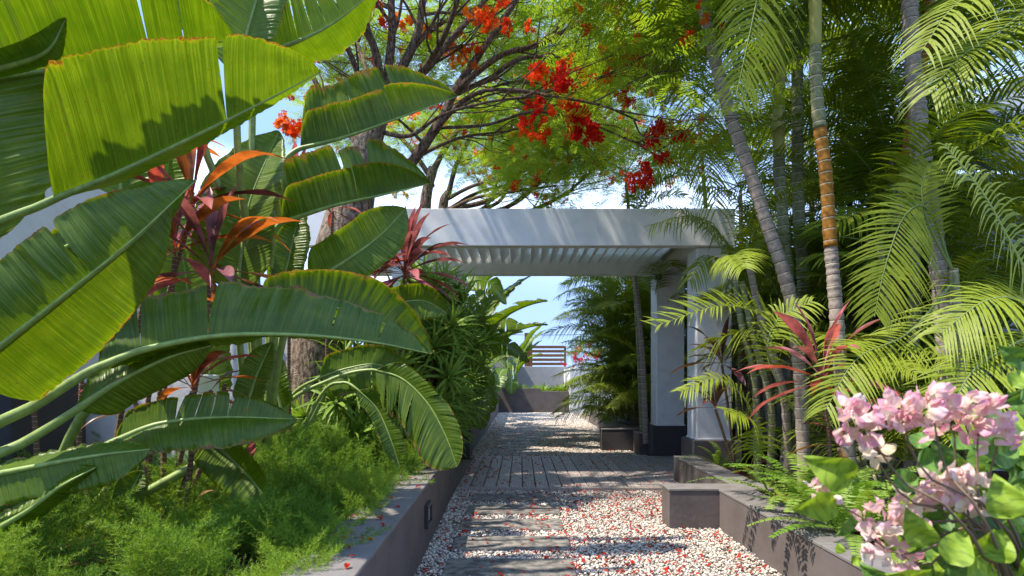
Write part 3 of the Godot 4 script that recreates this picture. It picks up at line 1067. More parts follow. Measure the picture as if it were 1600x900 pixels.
# a frond laid through given points
func hero_frond(plant: Node3D, pts: Array, up: Vector3, q: Dictionary):
	var r := RandomNumberGenerator.new()
	r.seed = int(absf(pts[0].x) * 991.0) + int(absf(pts[1].y) * 131.0)
	var m := frond_meshes(pts, up, q, r)
	var o := part("frond", m[0], M.palm_leaf, plant)
	o.transform = plant.transform.affine_inverse()
	part("rachis", m[1], M.rachis_green, o)

func ringed(plant: Node3D, pts: Array, r0: float, r1: float, look: String, gap := 0.085, called := "stem"):
	var length := 0.0
	for i in pts.size() - 1: length += pts[i].distance_to(pts[i + 1])
	var per := 4
	var n := maxi(12, int(length / gap) * per)
	n = mini(n, 240)
	var path := smooth_path(pts, n)
	var rad := []
	for i in n:
		var k := i % per
		var wob := 1.0 + 0.03 * sin(i * 0.37) + 0.02 * sin(i * 0.11 + 2.0)
		rad.append(lerpf(r0, r1, float(i) / n) * wob * (1.10 if k == 0 else 1.0 if k == 1 else 0.985))
	var b := MB.new()
	b.tube(path, rad, 10, 1.0 / (gap * 4.0))
	var o := part(called, b, M[look], plant)
	o.transform = plant.transform.affine_inverse()

# ---------------------------------------------------------------- lance leaves (ti plants)
func lance(lean: float, bend: float, length: float, w: float, seed_: int) -> ArrayMesh:
	var r := RandomNumberGenerator.new()
	r.seed = seed_
	var path := smooth_path(arch_path(length, lean, bend, 6), 15)
	var b := MB.new()
	var pts := []
	var uvs := []
	var twist := r.randf_range(-0.5, 0.5)
	for i in 15:
		var u := i / 14.0
		var t: Vector3 = (path[mini(i + 1, 14)] - path[maxi(i - 1, 0)]).normalized()
		var side := Vector3.BACK.rotated(t, twist * u)
		var nn := side.cross(t)
		var ww := w * (0.16 + 0.84 * pow(sin(clampf((u - 0.10) / 0.62, 0.0, 1.0) * PI / 2), 1.5)) * (1.0 if u < 0.6 else cos((u - 0.6) / 0.4 * PI / 2))
		for j in 5:
			var q := j / 2.0 - 1.0
			pts.append(path[i] + side * q * ww + nn * ww * (0.38 * absf(q) + 0.10 * sin(u * 14.0 + q * 2.0 + seed_)))
			uvs.append(Vector2(u, j / 4.0))
	b.grid(pts, uvs, 5)
	return b.mesh()

var LANCE := []
func make_lances():
	for k in [[12.0, 25.0, 0.46, 0.032], [30.0, 50.0, 0.50, 0.036], [50.0, 60.0, 0.52, 0.039], [70.0, 50.0, 0.52, 0.038], [90.0, 45.0, 0.50, 0.036], [35.0, 95.0, 0.52, 0.035], [105.0, 45.0, 0.44, 0.036]]:
		LANCE.append(lance(k[0], k[1], k[2], k[3], LANCE.size() + 5))

func ti_plant(label: String, foot: Vector3, head: Vector3, looks: Array, count: int, s: float, mid = null, group := "red leaved ti plants"):
	var t := thing("ti_plant", label, "plant", foot, group)
	var pts := [foot, mid if mid != null else (foot + head) / 2 + Vector3(rnd(-0.06, 0.06), 0, rnd(-0.06, 0.06)), head]
	ringed(t, pts, 0.016, 0.012, "stem_brown", 0.028)
	for i in count:
		var f := float(i) / count
		var k := clampi(int(f * 6.99 + rnd(-0.7, 0.7)), 0, 6)
		var o := part("leaf", LANCE[k], M[looks[rng.randi() % looks.size()]], t)
		var sc := s * rnd(0.8, 1.15)
		o.transform = Transform3D(Basis(Vector3.UP, i * 2.4 + rnd(-0.4, 0.4)).scaled(Vector3(sc, sc, sc)), head - foot + Vector3(0, 0.06 * (1.0 - f) * s, 0))
	return t

# ---------------------------------------------------------------- strap-leaved rosettes
var STRAP := []
func make_straps():
	for v in 3:
		var r := RandomNumberGenerator.new()
		r.seed = 300 + v
		var b := MB.new()
		for i in 26:
			var f := i / 26.0
			var path := smooth_path(arch_path(r.randf_range(0.28, 0.42), lerpf(12.0, 95.0, f) + r.randf_range(-8, 8), r.randf_range(30, 75), 5), 7)
			var w := r.randf_range(0.012, 0.019)
			var rot := Basis(Vector3.UP, i * 2.4 + r.randf_range(-0.3, 0.3))
			var pts := []
			var uvs := []
			for k in 7:
				var u := k / 6.0
				var ww := w * (0.7 + 0.3 * sin(u * PI)) * (1.0 - pow(u, 4.0) * 0.93)
				pts.append(rot * (path[k] + Vector3(0, 0.3 * ww, -ww)))
				pts.append(rot * path[k])
				pts.append(rot * (path[k] + Vector3(0, 0.3 * ww, ww)))
				for j in 3: uvs.append(Vector2(u, j / 2.0))
			b.grid(pts, uvs, 3)
		STRAP.append(b.mesh())

func strap_shrub(label: String, foot: Vector3, size: Vector3, count: int, bias: Vector3):
	var t := thing("strap_leaf_shrub", label, "shrub", foot, "strap leaved shrubs above the wall")
	var tw := MB.new()
	for i in count:
		var a := rnd(0, TAU)
		var h := rng.randf()
		var rr := sqrt(rng.randf()) * (0.55 + 0.45 * sin(h * PI))
		var p := Vector3(cos(a) * rr * size.x, 0.1 + h * size.y, sin(a) * rr * size.z)
		p += bias * h
		var s := rnd(0.85, 1.3)
		var dir := (Vector3(cos(a) * rr, 0.75, sin(a) * rr) + bias * 0.3 + Vector3(0, 0, 0.25)).normalized()
		var o := part("leaf_rosette", STRAP[rng.randi() % 3], M.strap_mid, t)
		var ax := Vector3.UP.cross(dir)
		var q := Basis(ax.normalized(), Vector3.UP.angle_to(dir)) if ax.length() > 0.01 else Basis.IDENTITY
		o.transform = Transform3D((q * Basis(Vector3.UP, rnd(0, TAU))).scaled(Vector3(s, s, s)), p)
		if i % 2 == 0:
			tw.tube(smooth_path([Vector3(p.x * 0.2, -0.05, p.z * 0.2), Vector3(p.x * 0.6, p.y * 0.45, p.z * 0.6), p], 6), [0.012, 0.011, 0.010, 0.009, 0.008, 0.007], 5)
	part("branches", tw, M.twig, t)

# ---------------------------------------------------------------- feathery ground cover
func feather_mesh(seed_: int) -> ArrayMesh:
	var r := RandomNumberGenerator.new()
	r.seed = seed_
	var b := MB.new()
	var stem := smooth_path(arch_path(0.34, 18.0, 62.0, 5), 15)
	b.tube(stem, lerp_list([0.0022, 0.0008], 15), 3, 1.0, false)
	for i in range(3, 60):
		var u := i / 60.0
		var x := u * 14.0
		var k := mini(int(x), 13)
		var p: Vector3 = stem[k].lerp(stem[k + 1], x - k)
		var t: Vector3 = (stem[mini(k + 1, 14)] - stem[maxi(k - 1, 0)]).normalized()
		var az := i * 2.4 + r.randf_range(-0.5, 0.5)
		var side := t.cross(Vector3(0.2, 0.1, 1.0)).normalized().rotated(t, az)
		var l := 0.085 * sin(clampf(u * 1.35, 0.0, 1.0) * PI) * r.randf_range(0.7, 1.2) + 0.018
		var d := (side + t * 0.6).normalized()
		var nn := int(l / 0.0085) + 2
		for m in nn:
			var f := float(m) / nn
			var c := p + d * l * f
			for e in 2:
				var nd := (Vector3(r.randf_range(-1, 1), r.randf_range(-0.6, 1), r.randf_range(-1, 1)).normalized() * 0.9 + d * 0.8).normalized()
				var nl := r.randf_range(0.012, 0.021)
				var w := nd.cross(Vector3(r.randf_range(-1, 1), r.randf_range(-1, 1), r.randf_range(-1, 1))).normalized() * 0.00125
				var s := b.vert(c + w, Vector2(0, 0))
				b.vert(c - w, Vector2(0, 1))
				b.vert(c + nd * nl, Vector2(1, 0.5))
				b.tri(s, s + 1, s + 2)
	return b.mesh()

# ---------------------------------------------------------------- left garden
func build_left_garden():
	make_palm_kits()
	make_lances()
	make_straps()
	var UP := Vector3.UP
	# --- the big plant in the corner: stalks rise from one foot off the frame
	var A := thing("bird_of_paradise_plant", "huge paddle leaved plant with lime green leaves filling the upper corner", "plant", Vector3(-2.75, 0.42, -2.75), "broad paddle leaved plants")
	var f0 := Vector3(-2.75, 0.42, -2.75)
	# dark leaf at the very top
	paddle_leaf(A, [P(-60, 62, 3.2), P(20, 38, 3.2), P(90, 6, 3.2), P(150, -40, 3.2)], [Vector3(-0.2, 1, -0.2), 0.26], [Vector3(-0.2, 0.5, -1), 0.2], "paddle_leaf", {"stalk": [f0, P(-140, 330, 2.7)]})
	# broad yellow-lit leaf along the top
	paddle_leaf(A, [P(-50, 125, 2.75), P(90, 108, 2.75), P(220, 82, 2.78), P(372, 62, 2.85)], [Vector3(0.10, 1, 0.85), 0.46], [Vector3(0, 0.15, -1), 0.25], "paddle_leaf_torn", {"stalk": [f0, P(-190, 360, 2.75)], "curl": 0.25, "wave": 0.16, "tears_a": [0.70, 0.82]})
	# small curled yellow one in front of it
	paddle_leaf(A, [P(-50, 118, 2.6), P(25, 100, 2.6), P(75, 78, 2.6), P(103, 28, 2.62)], [Vector3(-0.2, 1, 0.9), 0.085], [Vector3(0.3, -0.3, -1), 0.08], "paddle_leaf_torn", {"stalk": [f0, P(-150, 300, 2.62)], "curl": 0.5})
	# the great leaf across the upper half
	paddle_leaf(A, [P(82, 312, 2.55), P(180, 272, 2.55), P(300, 215, 2.58), P(410, 160, 2.66), P(502, 112, 2.78)], [Vector3(0.16, 1, 0.60), 0.44], [Vector3(0.05, 0.25, -1), 0.24], "paddle_leaf", {"stalk": [f0, P(-90, 440, 2.6)], "curl": 0.12, "wave": 0.06, "sweep": 0.50, "tip": 0.95, "tears_a": [0.62], "loose": 0.05, "thick": 0.015})
	# dark leaf hanging behind it
	paddle_leaf(A, [P(-75, 60, 2.8), P(-60, 160, 2.8), P(-40, 260, 2.8), P(0, 372, 2.82)], [Vector3(1, 0.1, 0.15), 0.52], [Vector3(-1, 0.3, 0.4), 0.4], "paddle_leaf", {"stalk": [f0, P(-260, 400, 2.75), P(-150, 60, 2.8)], "curl": -0.1, "sweep": 0.05})
	# leaf with the limelit lower half
	paddle_leaf(A, [P(-60, 588, 2.35), P(20, 525, 2.36), P(115, 450, 2.38), P(210, 372, 2.42), P(308, 280, 2.52)], [Vector3(-0.30, 1, 0.45), 0.245], [], "paddle_leaf", {"stalk": [f0, P(-170, 690, 2.45)], "curl": -0.35, "curl_b": 0.10, "wave": 0.14, "sweep": 0.05, "tears_a": [0.58], "loose": 0.05, "thick": 0.012})
	paddle_leaf(A, [P(-60, 592, 2.40), P(20, 529, 2.41), P(115, 454, 2.43), P(208, 378, 2.47), P(268, 318, 2.55)], [Vector3(0.62, -0.85, -0.75), 0.25], [], "paddle_leaf", {"curl": 0.10, "wave": 0.09, "sweep": -0.10, "thick": 0.008, "tip": 0.7})
	# the dark far half that shows above its rim
	paddle_leaf(A, [P(-60, 470, 2.62), P(60, 410, 2.62), P(170, 350, 2.62), P(290, 296, 2.66)], [Vector3(-0.1, 1, -0.2), 0.09], [Vector3(0.2, -1, -0.3), 0.16], "paddle_leaf_torn", {"stalk": [f0, P(-200, 600, 2.6)], "curl": 0.2})
	# the long arching leaf across the middle
	paddle_leaf(A, [P(150, 575, 2.62), P(230, 545, 2.66), P(350, 524, 2.76), P(480, 524, 2.88), P(590, 536, 3.0), P(674, 553, 3.1)], [Vector3(0.02, 1, -0.30), 0.285], [Vector3(0.1, -0.10, -1), 0.26], "paddle_leaf_torn", {"tip": 0.62, "stalk": [f0, P(-60, 705, 2.6), P(60, 630, 2.6)], "curl": -0.18, "curl_b": 0.1, "wave": 0.24, "sweep": 0.16, "tears_a": [0.18, 0.36, 0.66, 0.80], "loose": 0.07, "thick": 0.018})
	# its neighbour just behind
	paddle_leaf(A, [P(400, 500, 3.15), P(480, 482, 3.2), P(570, 492, 3.28), P(676, 552, 3.42)], [Vector3(0.15, 1, -0.1), 0.205], [Vector3(0.1, -0.4, -1), 0.16], "paddle_leaf_torn", {"stalk": [f0 + Vector3(0.2, 0, -0.4), P(160, 610, 3.0)], "curl": 0.15})
	# lime lobe below the long leaf
	paddle_leaf(A, [P(120, 640, 2.7), P(180, 600, 2.72), P(260, 560, 2.75), P(330, 540, 2.8)], [Vector3(0.2, 0.9, -0.8), 0.16], [Vector3(0.2, -1, -0.4), 0.13], "paddle_leaf", {"stalk": [f0, P(-60, 745, 2.6), P(40, 690, 2.66)], "curl": 0.2})
	# curled leaf with torn strips
	paddle_leaf(A, [P(178, 690, 2.85), P(250, 662, 2.88), P(350, 652, 2.92), P(465, 655, 3.0)], [Vector3(0.1, 1, -0.35), 0.135], [Vector3(0, -0.55, 0.75), 0.17], "paddle_leaf_torn", {"stalk": [f0, P(60, 760, 2.8)], "curl": 0.1, "curl_b": 0.3, "tears_a": [0.42, 0.52, 0.60, 0.68, 0.76], "loose": 0.13})
	# dark low leaf
	paddle_leaf(A, [P(-60, 752, 2.5), P(60, 728, 2.5), P(150, 712, 2.52), P(235, 702, 2.55)], [Vector3(0, 0.5, -0.9), 0.12], [Vector3(0, -1, 0.1), 0.14], "paddle_leaf", {"stalk": [f0, P(-130, 800, 2.55)], "curl": -0.1})
	# bare stalk ends low in the corner
	var B := thing("bird_of_paradise_plant", "low paddle leaved offshoot with a leaf hanging over the feathery ground cover", "plant", Vector3(-2.45, 0.42, -3.3), "broad paddle leaved plants")
	var f1 := Vector3(-2.45, 0.42, -3.3)
	paddle_leaf(B, [P(318, 672, 3.3), P(350, 705, 3.28), P(392, 748, 3.22), P(430, 798, 3.15)], [Vector3(0.8, 0.5, 0.5), 0.155], [Vector3(-0.8, -0.4, 0.4), 0.15], "paddle_leaf", {"stalk": [f1, P(230, 700, 3.3), P(290, 660, 3.3)], "curl": 0.15, "sweep": 0.3})
	paddle_leaf(B, [P(200, 800, 3.1), P(205, 770, 3.1), P(222, 735, 3.12)], [Vector3(1, 0.2, 0.3), 0.08], [Vector3(-1, 0.2, 0.3), 0.08], "paddle_leaf", {"stalk": [f1]})
	paddle_leaf(B, [P(-40, 846, 2.4), P(40, 800, 2.42), P(95, 760, 2.44), P(150, 730, 2.5)], [Vector3(0, 0.6, -1), 0.10], [Vector3(0, -0.6, -1), 0.10], "paddle_leaf", {"stalk": [Vector3(-2.45, 0.42, -2.5)], "thick": 0.014})
	paddle_leaf(B, [P(385, 640, 3.6), P(400, 590, 3.62), P(425, 535, 3.66)], [Vector3(1, 0.1, 0.5), 0.10], [Vector3(-1, 0.1, 0.3), 0.10], "paddle_leaf", {"stalk": [f1, P(365, 690, 3.5)]})
	# --- the plant behind: upright leaf and two folded fans near the trunk
	var C := thing("bird_of_paradise_plant", "tall deep green paddle leaved plant with folded torn fans before the trunk", "plant", Vector3(-1.95, 0.42, -4.6), "broad paddle leaved plants")
	var f2 := Vector3(-1.95, 0.42, -4.6)
	paddle_leaf(C, [P(372, 460, 3.8), P(378, 390, 3.82), P(392, 310, 3.86), P(436, 205, 3.95)], [Vector3(1, 0.1, 0.35), 0.26], [Vector3(-1, 0.35, 0.3), 0.30], "paddle_leaf", {"stalk": [f2, P(380, 590, 4.0)], "curl": -0.1, "sweep": 0.25})
	paddle_leaf(C, [P(468, 232, 4.3), P(540, 214, 4.3), P(630, 182, 4.32), P(716, 150, 4.4)], [Vector3(-0.05, 1, 0.10), 0.24], [Vector3(-0.35, 1, -0.25), 0.42], "paddle_leaf_torn", {"stalk": [f2, P(425, 430, 4.4), P(435, 280, 4.3)], "curl": 0.12, "tears_a": [0.36, 0.62], "tears_b": [0.2, 0.42, 0.66], "loose": 0.10, "wave": 0.07, "sweep": 0.06})
	paddle_leaf(C, [P(440, 348, 4.1), P(520, 322, 4.1), P(600, 304, 4.12), P(674, 286, 4.2)], [Vector3(0.0, 1, 0.12), 0.23], [Vector3(-0.35, 1, -0.25), 0.42], "paddle_leaf_torn", {"stalk": [f2, P(425, 520, 4.3), P(424, 400, 4.15)], "curl": 0.16, "tears_a": [0.5], "tears_b": [0.3, 0.44, 0.6], "loose": 0.09, "wave": 0.06, "sweep": 0.06})
	paddle_leaf(C, [P(484, 442, 4.0), P(540, 408, 4.0), P(592, 370, 4.02), P(634, 326, 4.05)], [Vector3(-0.55, 1, 0.2), 0.19], [Vector3(0.6, -0.9, 0.2), 0.17], "paddle_leaf", {"stalk": [f2, P(440, 540, 4.1)], "curl": 0.1})
	paddle_leaf(C, [P(440, 450, 4.2), P(452, 400, 4.2), P(468, 330, 4.25)], [Vector3(1, 0, 0.3), 0.13], [Vector3(-1, 0.1, 0.3), 0.12], "paddle_leaf", {"stalk": [f2, P(430, 520, 4.3)]})
	paddle_leaf(C, [P(425, 80, 3.9), P(480, 58, 3.9), P(530, 30, 3.95), P(592, -20, 4.0)], [Vector3(-0.3, 1, 0.3), 0.36], [Vector3(0.3, -0.2, -1), 0.25], "paddle_leaf_torn", {"stalk": [f2, P(400, 420, 4.0), P(395, 160, 3.9)], "tears_a": [0.25, 0.4, 0.55, 0.7], "loose": 0.12})
	paddle_leaf(C, [P(372, 120, 3.5), P(384, 60, 3.5), P(404, -10, 3.5), P(430, -90, 3.55)], [Vector3(1, 0.2, 0.3), 0.18], [Vector3(-1, 0.3, 0.3), 0.22], "paddle_leaf", {"stalk": [f2, P(390, 420, 3.9), P(372, 240, 3.6)], "sweep": 0.3})
	paddle_leaf(C, [P(300, 60, 3.7), P(318, 10, 3.7), P(350, -60, 3.7)], [Vector3(1, 0, 0.3), 0.2], [Vector3(-1, 0.2, 0.3), 0.2], "paddle_leaf", {"stalk": [f2, P(380, 420, 4.0), P(310, 200, 3.75)]})
	# fans that fill the shade behind
	for q in [[300, 420, 0.22, 4.4, -20], [250, 300, 0.25, 4.6, 15], [190, 200, 0.25, 4.4, -10], [440, 300, 0.2, 4.9, 10], [120, 420, 0.24, 4.3, 20], [330, 520, 0.18, 4.6, -15]]:
		paddle_leaf(C, [P(q[0], q[1] + 110, q[3]), P(q[0] + q[4] * 0.3, q[1] + 40, q[3]), P(q[0] + q[4], q[1] - 60, q[3])], [Vector3(1, 0.1, 0.3), q[2]], [Vector3(-1, 0.1, 0.3), q[2]], "paddle_leaf", {"stalk": [f2, P(q[0], q[1] + 200, q[3] + 0.1)]})
	# --- the drooping leaf by the wall's end
	var D := thing("bird_of_paradise_plant", "paddle leaved plant whose torn leaf droops over the low wall's end", "plant", Vector3(-2.05, 0.42, -5.2), "broad paddle leaved plants")
	var f3 := Vector3(-2.05, 0.42, -5.2)
	paddle_leaf(D, [P(585, 578, 4.95), P(628, 592, 4.92), P(668, 630, 4.86), P(696, 680, 4.8), P(714, 730, 4.75)], [Vector3(0.9, 0.55, 0.2), 0.155], [Vector3(-0.55, -0.75, 0.35), 0.22], "paddle_leaf_torn", {"stalk": [f3, P(440, 642, 5.05), P(520, 592, 5.0)], "tears_a": [0.22, 0.34, 0.46, 0.60], "tears_b": [0.10, 0.24, 0.38, 0.55], "loose": 0.14, "curl": -0.1, "droop_b": 0.45, "droop": 0.15, "sweep": 0.45, "thick": 0.013})
	paddle_leaf(D, [P(500, 590, 5.1), P(545, 575, 5.1), P(590, 570, 5.08), P(650, 592, 5.05)], [Vector3(0, 1, -0.3), 0.17], [Vector3(0.1, -0.7, 0.5), 0.18], "paddle_leaf_torn", {"stalk": [f3, P(450, 630, 5.15)], "tears_b": [0.3, 0.6], "droop_b": 0.3, "thick": 0.012})
	paddle_leaf(D, [P(560, 610, 4.9), P(590, 640, 4.9), P(612, 690, 4.86), P(628, 742, 4.85)], [Vector3(0.8, 0.1, 0.3), 0.11], [Vector3(-0.8, 0.0, 0.3), 0.10], "paddle_leaf_torn", {"stalk": [f3, P(500, 620, 5.0), P(535, 598, 4.95)], "thick": 0.010, "curl": -0.3})
	paddle_leaf(D, [P(440, 640, 4.6), P(430, 600, 4.6), P(420, 545, 4.65)], [Vector3(1, 0, 0.4), 0.12], [Vector3(-1, 0, 0.4), 0.12], "paddle_leaf", {"stalk": [f3]})
	# green-lit leaf behind the long one, close to the pergola
	paddle_leaf(D, [P(560, 520, 5.6), P(610, 480, 5.6), P(660, 470, 5.6), P(700, 490, 5.6)], [Vector3(0, 1, 0.1), 0.16], [Vector3(0.1, -1, 0.3), 0.2], "paddle_leaf", {"stalk": [f3, P(520, 590, 5.5)]})

	# --- ti plants between them
	var RED := ["ti_red", "ti_orange", "ti_maroon", "ti_pink", "ti_orange"]
	var DUSK := ["ti_dusky", "ti_pink", "ti_dusky", "ti_orange"]
	ti_plant("ti plant with pink stalks and orange red leaves before the upright leaf", Vector3(-2.35, 0.4, -3.75), P(273, 402, 3.55), ["ti_red", "ti_red", "ti_pink", "ti_orange"], 15, 1.15, P(258, 560, 3.6))
	ti_plant("ti plant with long red and maroon leaves just below the great leaf", Vector3(-2.5, 0.4, -3.9), P(300, 330, 3.55), RED, 16, 1.2, P(250, 520, 3.75))
	ti_plant("ti plant with dusky purple leaves behind the long arching leaf", Vector3(-2.15, 0.4, -3.7), P(330, 432, 3.5), DUSK, 15, 1.15, P(310, 580, 3.6))
	ti_plant("ti plant with orange leaves glowing beside the lime half leaf", Vector3(-2.3, 0.4, -3.3), P(196, 486, 3.1), ["ti_orange", "ti_orange", "ti_red"], 14, 0.85, P(190, 640, 3.2))
	ti_plant("low ti plant with drooping orange leaves under the long leaf", Vector3(-1.85, 0.4, -3.3), P(300, 612, 3.15), ["ti_orange", "ti_orange", "ti_red", "ti_orange"], 15, 0.8)
	ti_plant("ti plant on a bare ringed stem reaching up beside the great leaf", Vector3(-2.6, 0.4, -3.75), P(246, 262, 3.5), ["ti_orange", "ti_red", "ti_bronze"], 10, 0.85, P(222, 480, 3.6))
	ti_plant("ti plant showing magenta leaf tips beside the folded fans", Vector3(-2.0, 0.4, -5.3), P(462, 300, 5.0), ["ti_pink", "ti_maroon"], 10, 0.9)
	ti_plant("large magenta ti plant spreading before the pergola beam", Vector3(-1.2, 0.42, -6.3), P(632, 432, 6.1), ["ti_pink", "ti_dusky", "ti_dusky", "ti_pink"], 44, 1.45)
	ti_plant("maroon ti plant beside the large magenta one", Vector3(-1.6, 0.42, -6.2), P(585, 440, 6.0), ["ti_red", "ti_dusky", "ti_dusky"], 16, 1.2)
	ti_plant("small red ti plant at the trunk near the beam", Vector3(-1.9, 0.42, -6.0), P(520, 330, 5.6), ["ti_maroon", "ti_red"], 9, 0.7)
	# bare brown canes
	var k := 0
	for q in [[62, 815, 50, 600, 3.4], [115, 820, 128, 590, 3.5], [240, 800, 205, 600, 3.6], [255, 815, 258, 590, 3.5], [265, 830, 330, 610, 3.45], [280, 820, 352, 600, 3.6], [300, 830, 395, 690, 3.5], [150, 830, 110, 690, 3.3], [345, 770, 392, 640, 3.6]]:
		var foot := P(q[0], q[1], q[4])
		foot.y = 0.38
		var t := thing("bare_cane", "thin brown ringed cane, %s from the corner among the bare stems" % ["first", "third", "fourth", "fifth", "sixth", "seventh", "ninth", "second", "eighth"][k], "stem", foot, "bare canes in the corner")
		ringed(t, [foot, P((q[0] + q[2]) / 2.0 + rnd(-8, 8), (q[1] + q[3]) / 2.0, q[4]), P(q[2], q[3], q[4])], 0.017, 0.012, "stem_brown", 0.03, "cane")
		var o := part("leaf", LANCE[2 + k % 4], M[["ti_red", "ti_bronze", "ti_dusky"][k % 3]], t)
		o.transform = Transform3D(Basis(Vector3.UP, k * 1.9).scaled(Vector3(0.6, 0.6, 0.6)), P(q[2], q[3], q[4]) - foot)
		k += 1

	# --- strap-leaved shrubs spilling over the wall's end
	var S := [["strap leaved shrub spilling over the end of the low wall", Vector3(-1.25, 0.40, -6.9), Vector3(0.42, 1.35, 0.45), 46, Vector3(0.30, 0, 0.05)],
		["strap leaved shrub beneath the magenta ti plant", Vector3(-1.5, 0.40, -6.3), Vector3(0.42, 1.55, 0.45), 40, Vector3(0.1, 0, 0.1)],
		["strap leaved shrub against the pergola's hidden front column", Vector3(-1.15, 0.40, -7.35), Vector3(0.42, 1.95, 0.4), 60, Vector3(0.15, 0, 0.15)],
		["strap leaved shrub hanging over the corner of the deck", Vector3(-1.05, 0.40, -8.3), Vector3(0.36, 1.7, 0.5), 50, Vector3(0.35, 0, 0)],
		["strap leaved shrub beside the dark column foot", Vector3(-1.20, 0.40, -9.4), Vector3(0.34, 1.6, 0.5), 44, Vector3(0.22, 0, 0)],
		["strap leaved shrub leaning over the taller wall", Vector3(-1.5, 0.45, -10.8), Vector3(0.36, 1.4, 0.6), 40, Vector3(0.18, 0, 0)],
		["strap leaved shrub in the shade behind the drooping leaf", Vector3(-1.75, 0.40, -5.9), Vector3(0.45, 0.75, 0.4), 22, Vector3(0.1, 0, 0.1)]]
	for s in S: strap_shrub(s[0], s[1], s[2], s[3], s[4])

	# --- feathery asparagus ground cover
	var g := Node3D.new()
	g.name = "asparagus_fern_cover"
	add_child(g)
	tag(g, "feathery bright green asparagus fern covering the bed", "ground cover", "", "stuff")
	var nz := FastNoiseLite.new()
	nz.seed = 9
	nz.frequency = 0.9
	var xf := [[], [], [], []]
	for i in 3400:
		var z := rnd(2.2, 7.2)
		var inner := -0.83 - 0.021 * z
		var x := inner - pow(rng.randf(), 1.15) * 2.3 + 0.05
		if x < -3.2 or nz.get_noise_2d(x * 3.0 + 9.0, z * 3.0) > 0.20: continue
		var m := nz.get_noise_2d(x * 1.3, z * 1.3)
		var h := 0.42 + 0.14 * smoothstep(0.0, 0.55, inner - x) + 0.24 * m + 0.10 * (z - 3.3) * smoothstep(0.1, 0.8, inner - x)
		var y := lerpf(0.36, h, sqrt(rng.randf()))
		var s := rnd(0.65, 1.15)
		var q := Basis(Vector3.UP, rnd(0, TAU)) * Basis(Vector3.BACK, rnd(-0.25, 0.35))
		var v := (rng.randi() % 2) + (2 if nz.get_noise_2d(x * 2.1 + 40.0, z * 2.1) > 0.02 else 0)
		xf[v].append(Transform3D(q.scaled(Vector3(s, s, s)), Vector3(x, y - 0.08, -z)))
	var fm := [feather_mesh(1), feather_mesh(2)]
	for v in 4:
		multi("fern_sprays", fm[v % 2], xf[v], [], g, M.fern_mid if v < 2 else M.fern_bright)
	# withered leaves lying in it
	var k2 := 0
	for q in [[290, 800, 3.2], [598, 690, 5.6], [430, 705, 4.4], [380, 830, 3.0], [300, 760, 3.5]]:
		var p := P(q[0], q[1], q[2])
		var o := one("withered_leaf", LANCE[1 + k2], M.dry_leaf, "curled brown withered leaf in the fern cover, " + ["beside the hanging leaf", "below the drooping torn leaf", "under the trunk's shade", "lowest toward the bottom edge", "under the torn curled leaf"][k2], "leaf", "withered leaves in the fern cover")
		o.transform = Transform3D(Basis.from_euler(Vector3(rnd(-0.3, 0.3), k2 * 1.3, rnd(-0.4, 0.4))).scaled(Vector3(0.42, 0.42, 0.42)), p)
		k2 += 1

# ---------------------------------------------------------------- flame trees
var TIPS := []   # [point, direction] where foliage hangs

func limb_mesh(b: MB, pts: Array, r0: float, r1: float, sides := 8):
	var n := maxi(6, pts.size() * 5)
	var path := smooth_path(pts, n)
	var rad := []
	for i in n: rad.append(lerpf(r0, r1, pow(float(i) / (n - 1), 0.8)) * (1.0 + 0.05 * sin(i * 1.7)))
	b.tube(path, rad, sides)
	return path

func twigs(b: MB, p: Vector3, d: Vector3, length: float, r: float, level: int, flat: float):
	var pts := [p]
	var q := p
	var dd := d
	for i in 3:
		dd = (dd + rvec() * 0.28 + Vector3(0, 0.05, 0)).normalized()
		q += dd * length / 3.0
		pts.append(q)
	var path = limb_mesh(b, pts, r, r * 0.45, 6 if level > 0 else 4)
	if level == 0:
		TIPS.append([q, dd])
		TIPS.append([path[int(path.size() * 0.55)], dd])
		return
	for k in 3:
		var f := rnd(0.35, 1.0) if k < 2 else 1.0
		var o: Vector3 = path[int(f * (path.size() - 1))]
		var nd := (dd + rvec() * 0.8)
		nd.y *= flat
		twigs(b, o, nd.normalized(), length * rnd(0.55, 0.8), r * lerpf(0.6, 0.4, f), level - 1, flat)

func flower_cluster_mesh(seed_: int, count: int, spread: float) -> ArrayMesh:
	var r := RandomNumberGenerator.new()
	r.seed = seed_
	var b := MB.new()
	for i in count:
		var c := Vector3(r.randfn(0, 1), r.randfn(0, 0.8), r.randfn(0, 1)) * spread
		var ax := Vector3(r.randf_range(-1, 1), r.randf_range(-1, 1), r.randf_range(-1, 1)).normalized()
		var u := ax.cross(Vector3(0.3, 1, 0.2)).normalized()
		var v := ax.cross(u)
		for k in 5:
			var a := TAU * k / 5.0 + r.randf_range(-0.2, 0.2)
			var d := u * cos(a) + v * sin(a)
			var e := (ax.cross(d)).normalized() * 0.019
			var l := r.randf_range(0.042, 0.060)
			var s := b.vert(c)
			b.vert(c + d * l * 0.7 + e + ax * 0.006)
			b.vert(c + d * l + ax * 0.002)
			b.vert(c + d * l * 0.7 - e + ax * 0.006)
			b.tri(s, s + 1, s + 2)
			b.tri(s, s + 2, s + 3)
	return b.mesh()

var BLOOM := []
var FEATHER := []

